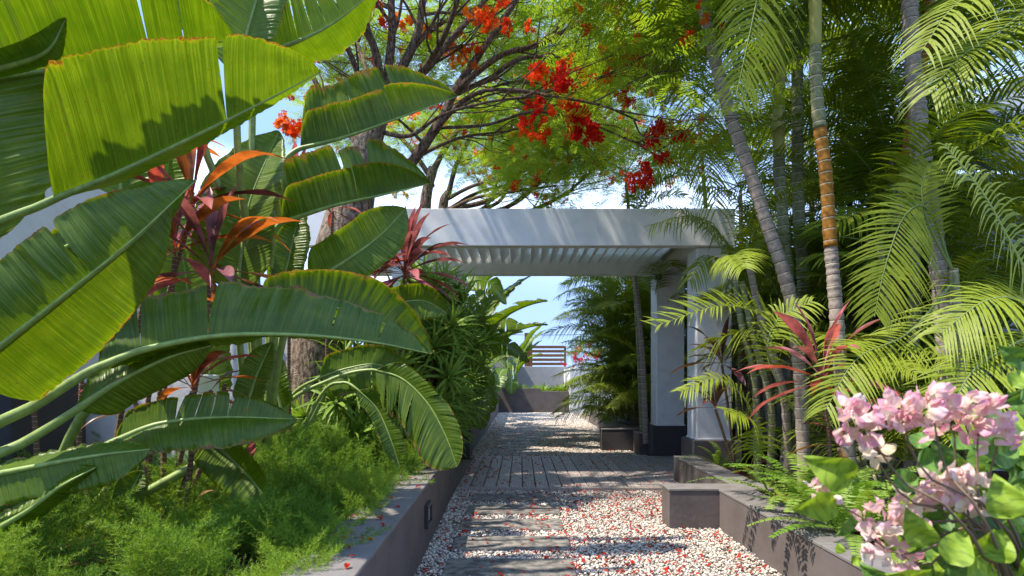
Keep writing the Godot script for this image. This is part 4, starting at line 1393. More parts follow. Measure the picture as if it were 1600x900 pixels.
func crown(tree: Node3D, tips: Array, per: int, nflowers: int, keep: Callable, size: float):
	var xf := [[], [], [], []]
	for t in tips:
		for i in per:
			var p: Vector3 = t[0] + rvec() * 0.16
			if not keep.call(p): continue
			var yaw := rnd(0, TAU)
			var s := rnd(0.75, 1.25) * size
			xf[rng.randi() % 4].append(Transform3D((Basis(Vector3.UP, yaw) * Basis(Vector3.BACK, rnd(-0.7, 0.35)) * Basis(Vector3.RIGHT, rnd(-0.5, 0.5))).scaled(Vector3(s, s, s)), p))
	var c := Node3D.new()
	c.name = "crown"
	tree.add_child(c)
	c.transform = tree.transform.affine_inverse()
	for v in 4:
		if xf[v].size() > 0:
			multi("foliage", FEATHER[v % 2][0], xf[v], [], c, M.flame_leaf)
	var fx := [[], []]
	for i in nflowers:
		var t: Array = tips[rng.randi() % tips.size()]
		var p: Vector3 = t[0] + Vector3(rnd(-0.12, 0.12), rnd(-0.04, 0.16), rnd(-0.12, 0.12))
		if not keep.call(p): continue
		var s := rnd(0.5, 1.1) * size
		fx[rng.randi() % 2].append(Transform3D(Basis.from_euler(rvec() * 3.0).scaled(Vector3(s, s, s)), p))
	for v in 2:
		multi("blossom", BLOOM[3], fx[v], [], c, M.flame_red if v == 0 else M.flame_orange)

func bloom(tree: Node3D, p: Vector3, s: float, k: int):
	var o := part("flower_cluster", BLOOM[rng.randi() % 3], M[["flame_red", "flame_orange", "flame_crimson"][k]], tree)
	o.set_meta("kind", "stuff")
	o.transform = tree.transform.affine_inverse() * Transform3D(Basis(Vector3.UP, rnd(0, TAU)).scaled(Vector3(s, s, s)), p)

func build_flame_trees():
	var r := RandomNumberGenerator.new()
	r.seed = 404
	for k in 2:
		FEATHER.append(frond_meshes(arch_path(0.46, 55.0 + 15.0 * k, 50.0), Vector3(-0.2, 1, 0), {"leaf_len": 0.105, "pairs": 13, "width": 0.017, "droop": 0.15, "rise": 0.1, "forward": 0.35, "start": 0.12, "seg": 2, "thick": 0.003}, r))
	for k in 3: BLOOM.append(flower_cluster_mesh(70 + k, 15, 0.05))
	BLOOM.append(flower_cluster_mesh(78, 6, 0.035))
	# first tree: thick trunk before the beam
	var foot := P(470, 700, 6.6)
	foot.y = 0.30
	var T := thing("flame_tree", "flame tree with thick grey trunk before the pergola and spreading limbs with red flowers", "tree", foot)
	var b := MB.new()
	var tp := [foot, P(488, 610, 6.6), P(518, 450, 6.62), P(545, 340, 6.65), P(574, 230, 6.7), P(600, 150, 6.75)]
	var tn := smooth_path(tp, 26)
	b.tube(tn, lerp_list([0.42, 0.32, 0.28, 0.25, 0.15, 0.10], 26), 14)
	var tr := part("trunk", b, M.bark_grey, T)
	tr.transform = T.transform.affine_inverse()
	var limbs := [
		[[P(596, 160, 6.75), P(585, 75, 6.6), P(548, 10, 6.4), P(500, -80, 6.2)], 0.085, 0.045],
		[[P(600, 150, 6.75), P(612, 60, 6.75), P(612, -20, 6.75), P(625, -120, 6.7)], 0.085, 0.05],
		[[P(602, 150, 6.75), P(648, 65, 6.9), P(662, -10, 7.0), P(680, -120, 7.1)], 0.09, 0.05],
		[[P(600, 165, 6.75), P(655, 120, 6.9), P(702, 65, 7.0), P(762, -5, 7.2), P(830, -100, 7.4)], 0.085, 0.04],
		[[P(640, 135, 6.85), P(668, 100, 6.7), P(692, 60, 6.5), P(716, -5, 6.3), P(730, -90, 6.1)], 0.06, 0.035],
		[[P(560, 300, 6.66), P(615, 285, 6.8), P(650, 245, 7.0), P(690, 185, 7.15), P(712, 140, 7.25), P(752, 80, 7.35), P(806, 0, 7.5), P(850, -80, 7.6)], 0.12, 0.05],
		[[P(708, 145, 7.24), P(780, 88, 7.2), P(850, 66, 7.1), P(955, 0, 6.8), P(1010, -60, 6.6)], 0.065, 0.03],
		[[P(706, 150, 7.24), P(765, 122, 7.4), P(812, 92, 7.6), P(870, 80, 7.8), P(980, 8, 8.0), P(1040, -50, 8.2)], 0.05, 0.025],
		[[P(672, 212, 7.08), P(735, 150, 6.7), P(800, 140, 6.4), P(860, 150, 6.1), P(940, 165, 5.9), P(1000, 190, 5.8)], 0.04, 0.014],
		[[P(680, 200, 7.1), P(760, 195, 6.9), P(830, 175, 6.8), P(900, 185, 6.6), P(975, 215, 6.4), P(1040, 240, 6.2)], 0.032, 0.012],
		[[P(590, 205, 6.7), P(640, 212, 6.6), P(690, 180, 6.5), P(760, 160, 6.3), P(830, 150, 6.1)], 0.045, 0.015],
		[[P(575, 230, 6.7), P(560, 120, 6.6), P(523, 35, 6.3), P(490, -30, 6.1)], 0.06, 0.03],
		[[P(570, 240, 6.7), P(505, 150, 7.2), P(460, 60, 7.8), P(420, 0, 8.3)], 0.06, 0.03],
		[[P(604, 140, 6.75), P(660, 60, 7.5), P(720, 20, 8.4), P(800, -10, 9.2)], 0.06, 0.03],
		[[P(690, 185, 7.15), P(740, 150, 7.9), P(790, 130, 8.7), P(850, 120, 9.4)], 0.04, 0.018],
		[[P(700, 160, 7.2), P(770, 60, 8.2), P(840, 30, 9.0), P(920, 20, 9.6)], 0.045, 0.02],
		[[P(650, 245, 7.0), P(720, 215, 7.9), P(790, 205, 8.6), P(860, 190, 9.2)], 0.04, 0.016],
		[[P(590, 190, 6.72), P(570, 100, 7.6), P(560, 60, 8.4), P(590, 20, 9.2)], 0.05, 0.02],
		[[P(600, 150, 6.75), P(640, 90, 7.6), P(650, 60, 8.4), P(680, 50, 9.2)], 0.05, 0.02]]
	TIPS = []
	for l in limbs:
		var lb := MB.new()
		var path = limb_mesh(lb, l[0], l[1] * 0.66, l[2] * 0.62, 9)
		var n: int = path.size()
		var subs := 14 if l[0][l[0].size() - 1].z < -8.9 else 7
		for k in subs:
			var i := int(lerpf(n * 0.34, n - 2, float(k) / (subs - 1)))
			var d: Vector3 = (path[mini(i + 1, n - 1)] - path[i - 1]).normalized()
			var nd := d + rvec() * 0.75
			nd.y = nd.y * 0.5 + 0.08
			twigs(lb, path[i], nd.normalized(), rnd(0.7, 1.1), maxf(0.010, l[2] * 0.45), 2, 0.5)
		var o := part("limb", lb, M.bark_limb, T)
		o.transform = T.transform.affine_inverse()
	# the foliage sits above the beam, thins out at the top and leaves the stout lower limbs bare
	var clear1 := func(p: Vector3) -> bool:
		if p.y < 3.35 or p.x > 2.15 or p.z > -4.4: return false
		if p.y > 6.4 and rng.randf() < 0.7: return false
		return not (p.z > -7.7 and p.x < 0.45 and p.y < 6.2)
	crown(T, TIPS, 3, 420, clear1, 0.85)
	# clusters that stand out
	for q in [[880, 120, 5.8, 1.4, 2], [862, 105, 6.0, 1.3, 0], [905, 185, 6.2, 1.6, 2], [885, 160, 6.2, 1.2, 0], [915, 205, 6.3, 1.5, 2], [845, 170, 6.3, 1.3, 2], [1022, 205, 5.8, 1.2, 2], [1038, 225, 5.8, 1.3, 2], [985, 265, 5.8, 1.1, 0], [995, 275, 5.8, 0.9, 2], [975, 20, 6.2, 1.1, 0], [960, 145, 6.0, 1.1, 0], [970, 100, 6.1, 1.0, 0], [840, 210, 6.4, 1.0, 0], [770, 15, 6.6, 1.2, 0], [745, 25, 6.8, 1.2, 1], [640, 40, 7.4, 1.2, 1], [580, 15, 6.6, 1.4, 0], [560, 10, 6.6, 1.2, 0], [510, 70, 6.8, 1.5, 0], [520, 62, 6.8, 1.3, 1], [505, 85, 6.8, 1.2, 0], [450, 190, 7.4, 1.3, 1], [465, 205, 7.4, 1.3, 0], [725, 88, 7.2, 1.0, 1], [730, 60, 7.2, 1.0, 0], [1050, 60, 6.4, 1.0, 0], [1045, 120, 6.4, 1.1, 0], [1060, 130, 6.5, 1.0, 1], [1080, 60, 6.8, 1.0, 1], [925, 110, 6.6, 1.1, 0], [800, 40, 7.0, 1.0, 0], [690, 150, 7.6, 0.9, 0], [715, 100, 7.6, 1.1, 1]]:
		for e in 4:
			bloom(T, P(q[0] + rnd(-24, 24), q[1] + rnd(-20, 20), q[2] + rnd(-0.1, 0.1)), q[3] * rnd(0.45, 0.75), q[4])
	# second tree: fan of thinner limbs behind the pergola
	foot = P(668, 640, 12.4)
	foot.y = 0.30
	var T2 := thing("flame_tree", "slimmer flame tree rising behind the pergola with a fan of thin limbs", "tree", foot)
	b = MB.new()
	b.tube(smooth_path([foot, P(666, 480, 12.4), P(664, 330, 12.4), P(676, 262, 12.4)], 16), lerp_list([0.20, 0.15, 0.12, 0.09], 16), 10)
	tr = part("trunk", b, M.bark_grey, T2)
	tr.transform = T2.transform.affine_inverse()
	b = MB.new()
	b.tube(smooth_path([foot + Vector3(0.15, 0, 0.1), P(690, 480, 12.2), P(692, 330, 12.2), P(700, 300, 12.2)], 14), lerp_list([0.16, 0.13, 0.10, 0.07], 14), 10)
	tr = part("trunk", b, M.bark_grey, T2)
	tr.transform = T2.transform.affine_inverse()
	TIPS = []
	for l in [[[P(676, 268, 12.4), P(700, 225, 12.5), P(740, 170, 12.8), P(790, 90, 13.0)], 0.07, 0.03],
			[[P(700, 305, 12.2), P(712, 260, 12.2), P(730, 220, 12.4), P(760, 160, 12.6)], 0.06, 0.025],
			[[P(690, 330, 12.2), P(770, 310, 11.8), P(820, 260, 11.6), P(852, 220, 11.4), P(880, 170, 11.2)], 0.06, 0.025],
			[[P(690, 345, 12.2), P(790, 325, 12.0), P(860, 270, 11.8), P(900, 240, 11.7), P(950, 180, 11.5)], 0.06, 0.025],
			[[P(692, 350, 12.2), P(800, 340, 12.4), P(880, 305, 12.6), P(905, 285, 12.6), P(980, 220, 12.8)], 0.06, 0.025],
			[[P(692, 340, 12.2), P(780, 315, 12.6), P(800, 250, 13.0), P(830, 180, 13.2)], 0.05, 0.02],
			[[P(692, 348, 12.2), P(755, 325, 12.8), P(775, 290, 12.8), P(790, 230, 13.0)], 0.05, 0.02],
			[[P(672, 275, 12.4), P(640, 230, 12.6), P(600, 190, 12.8), P(560, 140, 13.0)], 0.06, 0.03],
			[[P(690, 335, 12.2), P(750, 300, 12.8), P(830, 285, 13.2), P(920, 275, 13.6)], 0.05, 0.02],
			[[P(690, 335, 12.2), P(740, 310, 11.5), P(800, 300, 11.0), P(870, 290, 10.6)], 0.045, 0.018],
			[[P(676, 280, 12.4), P(690, 240, 13.2), P(720, 215, 13.8), P(770, 200, 14.2)], 0.05, 0.02],
			[[P(676, 290, 12.4), P(650, 275, 13.2), P(620, 265, 13.8), P(590, 250, 14.2)], 0.05, 0.02],
			[[P(700, 310, 12.2), P(740, 290, 11.6), P(790, 278, 11.2), P(850, 240, 10.9)], 0.045, 0.02]]:
		var lb := MB.new()
		var path = limb_mesh(lb, l[0], l[1], l[2], 7)
		var n: int = path.size()
		for k in 7:
			var i := int(lerpf(n * 0.35, n - 2, k / 6.0))
			var d: Vector3 = (path[mini(i + 1, n - 1)] - path[i - 1]).normalized()
			var nd := d + rvec() * 0.8
			nd.y = nd.y * 0.55 + (0.15 if k % 2 else -0.06)
			twigs(lb, path[i], nd.normalized(), rnd(0.8, 1.3), maxf(0.012, l[2] * 0.6), 2, 0.55)
		var o := part("limb", lb, M.bark_limb, T2)
		o.transform = T2.transform.affine_inverse()
	var clear2 := func(p: Vector3) -> bool:
		return p.y > 4.15 and p.y < 7.3 and p.z < -8.5 and (p.x < 0.3 or rng.randf() < 0.5)
	crown(T2, TIPS, 4, 900, clear2, 1.0)

# ---------------------------------------------------------------- right garden
func palm(label: String, foot: Vector3, group := "areca palms beside the deck") -> Node3D:
	return thing("areca_palm", label, "palm", foot, group)

# a spray of fronds from one spot
func spray(t: Node3D, at: Vector3, count: int, s0: float, s1: float, yaw0 := 0.0, yaw_span := TAU, kits := [0, 1, 2, 3, 4, 5]):
	for i in count:
		var yaw := yaw0 + yaw_span * (i + rnd(0.1, 0.9)) / count
		put_frond(t, PALM[kits[rng.randi() % kits.size()]], at - t.position + rvec() * 0.05, yaw, rnd(s0, s1), rnd(-0.15, 0.15), rnd(-0.3, 0.3))

func build_right_garden():
	var HQ := {"leaf_len": 0.42, "pairs": 40, "width": 0.0203, "droop": 0.3, "rise": 0.3, "start": 0.1}
	# leaning grey stem
	var foot := Vector3(2.42, 0.22, -5.15)
	var t := palm("areca palm with a leaning pale ringed stem next to the beam's end", foot)
	ringed(t, [foot, P(1242, 505, 5.1), P(1192, 330, 5.1), P(1132, 150, 5.1), P(1092, -20, 5.1), P(1075, -110, 5.1)], 0.056, 0.046, "stem_grey", 0.095)
	spray(t, P(1076, -110, 5.1), 9, 0.9, 1.25, 0.0, TAU, [2, 3, 4, 5])
	hero_frond(t, [P(1035, -60, 5.8), P(1058, 80, 5.7), P(1092, 210, 5.6), P(1120, 330, 5.5)], Vector3(0.3, 0.2, 1), {"leaf_len": 0.50, "pairs": 44, "width": 0.0187, "droop": 0.5, "rise": 0.1, "start": 0.02})
	hero_frond(t, [P(1190, 480, 6.4), P(1135, 380, 6.3), P(1085, 338, 6.2), P(1015, 352, 6.1)], Vector3(0, 1, 0.3), {"leaf_len": 0.42, "pairs": 40, "width": 0.02, "droop": 0.7, "rise": 0.2, "start": 0.15})
	hero_frond(t, [P(1215, 460, 6.5), P(1175, 360, 6.4), P(1140, 300, 6.3), P(1085, 290, 6.2)], Vector3(0, 1, 0.3), {"leaf_len": 0.42, "pairs": 40, "width": 0.02, "droop": 0.7, "rise": 0.2, "start": 0.15})
	hero_frond(t, [P(1190, 560, 6.5), P(1150, 450, 6.4), P(1110, 400, 6.3), P(1075, 440, 6.2)], Vector3(0, 1, 0.3), {"leaf_len": 0.36, "pairs": 36, "width": 0.02, "droop": 0.7, "rise": 0.2, "start": 0.15})
	# orange ringed stem
	foot = Vector3(2.52, 0.22, -4.55)
	t = palm("areca palm with an orange ringed stem standing nearest the path", foot)
	ringed(t, [foot, P(1318, 640, 4.55), P(1306, 480, 4.55), P(1298, 385, 4.55)], 0.052, 0.047, "stem_grey", 0.085)
	ringed(t, [P(1298, 386, 4.55), P(1290, 270, 4.55), P(1281, 200, 4.55)], 0.047, 0.045, "stem_orange", 0.085)
	ringed(t, [P(1281, 201, 4.55), P(1275, 130, 4.55), P(1274, 70, 4.55)], 0.045, 0.042, "stem_green", 0.085)
	var cs := MB.new()
	cs.tube(smooth_path([P(1274, 72, 4.55), P(1274, 20, 4.55), P(1273, -60, 4.55), P(1272, -130, 4.55)], 10), lerp_list([0.042, 0.046, 0.044, 0.03], 10), 10)
	part("crownshaft", cs, M.rachis, t).transform = t.transform.affine_inverse()
	spray(t, P(1272, -110, 4.55), 10, 0.95, 1.25, 0.0, TAU, [2, 3, 4, 5])
	hero_frond(t, [P(1195, -110, 4.4), P(1188, -30, 4.35), P(1172, 50, 4.3), P(1150, 150, 4.25)], Vector3(0.1, 0.1, 1), {"leaf_len": 0.42, "pairs": 34, "width": 0.0234, "droop": 0.55, "rise": 0.1, "start": 0.02})
	# rough grey stem
	foot = Vector3(3.15, 0.22, -4.55)
	t = palm("areca palm with a rough pale grey stem on the house side", foot)
	ringed(t, [foot, P(1478, 600, 4.55), P(1464, 400, 4.55), P(1440, 220, 4.55), P(1424, 60, 4.55), P(1418, -120, 4.55)], 0.064, 0.055, "stem_grey", 0.07)
	spray(t, P(1418, -120, 4.55), 10, 0.95, 1.25, 0.0, TAU, [2, 3, 4, 5])
	# green stems between
	foot = Vector3(2.75, 0.22, -5.7)
	t = palm("areca palm with a slender green stem and golden sheath", foot)
	ringed(t, [foot, P(1236, 480, 5.6), P(1220, 300, 5.6), P(1217, 240, 5.6)], 0.056, 0.05, "stem_green", 0.09)
	var sh := MB.new()
	sh.tube(smooth_path([P(1217, 242, 5.6), P(1216, 190, 5.6), P(1218, 100, 5.6), P(1220, 20, 5.6)], 10), lerp_list([0.05, 0.056, 0.05, 0.025], 10), 10)
	part("crownshaft", sh, M.rachis, t).transform = t.transform.affine_inverse()
	spray(t, P(1220, 40, 5.6), 11, 0.9, 1.3)
	foot = Vector3(2.7, 0.22, -5.95)
	t = palm("areca palm with a grey green stem behind the orange ringed one", foot)
	ringed(t, [foot, P(1256, 480, 5.8), P(1248, 330, 5.8), P(1246, 200, 5.8), P(1246, 90, 5.8)], 0.06, 0.05, "stem_green", 0.09)
	spray(t, P(1246, 80, 5.8), 11, 0.9, 1.3)
	foot = Vector3(3.4, 0.22, -5.3)
	t = palm("areca palm with a bent stem, golden at the top, behind the rough grey one", foot)
	ringed(t, [foot, P(1402, 470, 5.2), P(1404, 360, 5.2), P(1414, 290, 5.2)], 0.055, 0.05, "stem_grey", 0.08)
	ringed(t, [P(1414, 292, 5.2), P(1424, 190, 5.2), P(1446, 60, 5.2), P(1452, 0, 5.2)], 0.05, 0.045, "stem_orange", 0.09)
	spray(t, P(1452, -10, 5.2), 12, 0.9, 1.2)
	# short leaning stems in the understorey
	foot = Vector3(2.25, 0.25, -5.75)
	t = palm("young areca palm with thin green canes before the near column", foot)
	ringed(t, [foot, P(1180, 600, 5.6), P(1160, 510, 5.6), P(1148, 430, 5.6)], 0.035, 0.028, "stem_green", 0.10)
	ringed(t, [foot + Vector3(0.1, 0, 0), P(1205, 640, 5.5), P(1176, 520, 5.5), P(1160, 440, 5.5)], 0.032, 0.026, "stem_green", 0.10)
	ringed(t, [foot + Vector3(0.25, 0, 0.1), P(1225, 620, 5.4), P(1190, 500, 5.4), P(1172, 420, 5.4)], 0.04, 0.03, "stem_grey", 0.09)
	spray(t, P(1150, 420, 5.6), 5, 0.45, 0.65)
	hero_frond(t, [P(1262, 545, 4.8), P(1205, 500, 4.75), P(1130, 478, 4.65), P(1022, 510, 4.55)], Vector3(0, 1, 0.5), {"leaf_len": 0.40, "pairs": 44, "width": 0.0172, "droop": 0.25, "rise": 0.55, "start": 0.1})
	hero_frond(t, [P(1195, 690, 5.0), P(1165, 625, 4.95), P(1120, 592, 4.9), P(1062, 612, 4.85)], Vector3(0, 1, 0.5), {"leaf_len": 0.27, "pairs": 30, "width": 0.0172, "droop": 0.5, "rise": 0.4, "start": 0.25})
	hero_frond(t, [P(1240, 640, 4.6), P(1200, 560, 4.55), P(1215, 500, 4.5), P(1270, 470, 4.4)], Vector3(-0.6, 0.5, 0.6), {"leaf_len": 0.32, "pairs": 32, "width": 0.0172, "droop": 0.5, "rise": 0.3, "start": 0.25})
	hero_frond(t, [P(1215, 800, 4.6), P(1180, 720, 4.55), P(1175, 660, 4.5), P(1130, 640, 4.4)], Vector3(0, 1, 0.4), {"leaf_len": 0.30, "pairs": 30, "width": 0.02, "droop": 0.6, "rise": 0.3, "start": 0.3})
	# arching lit fronds close by
	foot = Vector3(2.95, 0.22, -3.9)
	t = palm("young areca palm with a yellow green frond arching over before the grey stems", foot)
	ringed(t, [foot, P(1500, 560, 3.95), P(1490, 420, 3.95)], 0.035, 0.028, "stem_green", 0.10)
	hero_frond(t, [P(1490, 430, 3.95), P(1452, 330, 3.9), P(1415, 335, 3.8), P(1385, 410, 3.7), P(1366, 495, 3.62)], Vector3(0.0, 0.35, 1), {"leaf_len": 0.37, "pairs": 42, "width": 0.0164, "droop": 0.28, "rise": 0.1, "start": 0.32, "forward": 0.6})
	hero_frond(t, [P(1492, 430, 3.95), P(1455, 360, 3.9), P(1440, 300, 3.9), P(1452, 255, 3.9)], Vector3(-0.3, 0.3, 1), {"leaf_len": 0.28, "pairs": 28, "width": 0.02, "droop": 0.3, "rise": 0.2, "start": 0.25})
	hero_frond(t, [P(1490, 440, 3.95), P(1420, 520, 3.8), P(1340, 560, 3.7), P(1290, 640, 3.6)], Vector3(0, 1, 0.6), {"leaf_len": 0.36, "pairs": 36, "width": 0.0172, "droop": 0.35, "rise": 0.2, "start": 0.15})
	foot = Vector3(2.98, 0.22, -3.1)
	t = palm("young areca palm with wide lit fronds beside the metal roof", foot)
	ringed(t, [foot, P(1660, 600, 3.1), P(1650, 500, 3.1)], 0.035, 0.03, "stem_green", 0.10)
	hero_frond(t, [P(1650, 505, 3.1), P(1590, 400, 3.1), P(1535, 300, 3.1), P(1475, 225, 3.15)], Vector3(0.4, 0.5, 0.8), {"leaf_len": 0.40, "pairs": 46, "width": 0.0140, "droop": 0.55, "rise": 0.25, "start": 0.1, "forward": 0.35})
	hero_frond(t, [P(1650, 505, 3.1), P(1600, 470, 2.95), P(1540, 470, 2.9), P(1470, 520, 2.9)], Vector3(0, 1, 0.6), {"leaf_len": 0.36, "pairs": 40, "width": 0.0140, "droop": 0.5, "rise": 0.3, "start": 0.15})
	hero_frond(t, [P(1650, 510, 3.1), P(1580, 540, 2.9), P(1520, 580, 2.8), P(1480, 650, 2.75)], Vector3(0, 1, 0.6), {"leaf_len": 0.34, "pairs": 36, "width": 0.0140, "droop": 0.5, "rise": 0.3, "start": 0.15})
	# tall one off the frame whose bright fronds hang in at the top corner
	foot = Vector3(3.9, 0.22, -3.6)
	t = palm("areca palm off to the side whose yellow fronds hang into the top corner", foot)
	ringed(t, [foot, Vector3(3.85, 2.0, -3.6), Vector3(3.75, 3.6, -3.6)], 0.06, 0.05, "stem_green", 0.10)
	hero_frond(t, [Vector3(3.75, 3.6, -3.6), P(1640, 0, 3.5), P(1560, 50, 3.45), P(1500, 90, 3.4), P(1450, 150, 3.4)], Vector3(-0.3, 0.8, 0.5), {"leaf_len": 0.42, "pairs": 44, "width": 0.0172, "droop": 0.55, "rise": 0.3, "start": 0.1})
	hero_frond(t, [Vector3(3.75, 3.6, -3.6), P(1620, -60, 3.4), P(1560, -30, 3.3), P(1490, 10, 3.25), P(1440, 80, 3.2)], Vector3(-0.2, 0.9, 0.4), {"leaf_len": 0.40, "pairs": 40, "width": 0.0172, "droop": 0.5, "rise": 0.3, "start": 0.1})
	# dense palms that close the view behind
	var rows := [["areca palm in deep shade behind the near column", Vector3(3.4, 0.2, -7.4), 3.2, 14], ["areca palm rising above the beam's end", Vector3(3.1, 0.2, -8.6), 4.4, 16], ["areca palm filling the shade behind the leaning stem", Vector3(3.9, 0.2, -6.5), 3.8, 16], ["areca palm in front of the pale house wall", Vector3(4.0, 0.2, -5.7), 2.6, 14], ["areca palm low in the shade behind the orange ringed stem", Vector3(3.3, 0.2, -5.9), 1.6, 12], ["areca palm standing tall between the stems and the house", Vector3(3.45, 0.2, -6.3), 5.0, 14], ["areca palm above the end of the pergola's side beam", Vector3(3.3, 0.2, -9.3), 5.2, 15], ["low areca palm at the foot of the rough grey stem", Vector3(3.0, 0.2, -5.0), 0.9, 10], ["low areca palm behind the ti plant", Vector3(2.75, 0.2, -4.9), 0.6, 9], ["low areca palm below the house wall", Vector3(3.6, 0.2, -4.6), 0.8, 10], ["tall areca palm behind the flame tree's flowers", Vector3(2.4, 0.2, -10.4), 4.6, 13], ["areca palm high behind the rough grey stem", Vector3(3.3, 0.2, -5.2), 4.2, 12], ["areca palm deep behind the bent stem", Vector3(3.9, 0.2, -6.1), 4.4, 16], ["areca palm deep behind the leaning stem", Vector3(3.7, 0.2, -8.0), 5.0, 16], ["areca palm deep behind the slender green stem", Vector3(3.6, 0.2, -7.0), 2.2, 16], ["areca palm against the house wall, low and broad", Vector3(4.1, 0.2, -6.0), 1.9, 18], ["areca palm spreading behind the slender stems at head height", Vector3(3.2, 0.2, -6.6), 1.9, 20], ["areca palm spreading low behind the rough grey stem", Vector3(3.5, 0.2, -5.4), 1.8, 18], ["areca palm filling the gap beside the leaning stem", Vector3(2.9, 0.2, -6.9), 2.8, 16]]
	for q in rows:
		t = palm(q[0], q[1])
		for s in 3:
			var o := Vector3(rnd(-0.3, 0.3), 0, rnd(-0.3, 0.3))
			var h: float = q[2] * [1.0, 0.75, 0.5][s]
			var top: Vector3 = q[1] + o * 2.0 + Vector3(0, h, 0)
			ringed(t, [q[1] + o, q[1] + o * 1.5 + Vector3(0.04, h * 0.5, 0), top], 0.05, 0.025, ["stem_green", "stem_grey"][s % 2], 0.12)
			if q[2] < 1.7:
				spray(t, top, int(q[3] * 0.4) + 1, 0.5, 0.78, -2.0, 4.0)
			else:
				# stems that end below the beam bend away from the path, towards the light beyond the columns
				var low: bool = h < 3.6 and q[1].x < 3.7
				spray(t, top, int(q[3] * [0.5, 0.4, 0.35][s]) + 1, 0.8, 1.05 if low else 1.15, -2.0 if low else 0.0, 4.0 if low else TAU, [1, 2, 3, 4, 5])
	# ti plants
	ti_plant("big rosy ti plant standing out against the palm stems", Vector3(2.12, 0.22, -4.2), P(1284, 600, 4.0), ["ti_pink", "ti_pink", "ti_dusky", "ti_red"], 19, 1.12, P(1296, 700, 4.1), "ti plants under the palms")
	ti_plant("bronze leaved ti plant before the near column", Vector3(2.2, 0.25, -6.2), P(1128, 570, 6.0), ["ti_bronze", "ti_maroon", "ti_bronze", "ti_dusky"], 16, 0.95, null, "ti plants under the palms")
	ti_plant("small bronze ti plant low beside the column foot", Vector3(2.15, 0.25, -6.0), P(1118, 640, 5.8), ["ti_bronze", "ti_bronze", "ti_maroon"], 14, 0.8, null, "ti plants under the palms")
	ti_plant("dull olive and bronze ti plant under the rosy one", Vector3(2.3, 0.22, -4.0), P(1310, 700, 3.9), ["ti_bronze", "ti_maroon"], 8, 0.7, null, "ti plants under the palms")
	# sword ferns over the low wall
	var r := RandomNumberGenerator.new()
	r.seed = 55
	var FERN := []
	for k in [[0.62, 35.0, 80.0], [0.70, 55.0, 70.0], [0.55, 70.0, 60.0], [0.6, 20.0, 100.0]]:
		FERN.append(frond_meshes(arch_path(k[0], k[1], k[2]), Vector3(-0.3, 1, 0), {"leaf_len": 0.062, "pairs": 34, "width": 0.015, "droop": 0.1, "rise": 0.05, "forward": 0.15, "start": 0.08, "seg": 3, "thick": 0.003}, r))
	for q in [["sword fern spilling over the low wall beside the gravel", Vector3(1.97, 0.33, -4.1), 26, 1.15], ["sword fern behind the pink flowers at the bottom edge", Vector3(1.97, 0.33, -3.6), 26, 1.15], ["small sword fern at the foot of the near column", Vector3(2.25, 0.26, -6.85), 16, 0.8], ["sword fern under the rosy ti plant", Vector3(2.4, 0.26, -4.3), 16, 0.9], ["small sword fern on the short wall", Vector3(2.2, 0.26, -5.5), 12, 0.7]]:
		t = thing("sword_fern", q[0], "fern", q[1], "sword ferns along the wall")
		for i in q[2]:
			var o := part("frond", FERN[rng.randi() % 4][0], M.sword_fern if rng.randf() < 0.75 else M.fern_mid, t)
			var s: float = q[3] * rnd(0.8, 1.15)
			o.transform = Transform3D(Basis(Vector3.UP, TAU * i / q[2] + rnd(-0.3, 0.3)).scaled(Vector3(s, s, s)), Vector3(rnd(-0.06, 0.06), 0, rnd(-0.06, 0.06)))

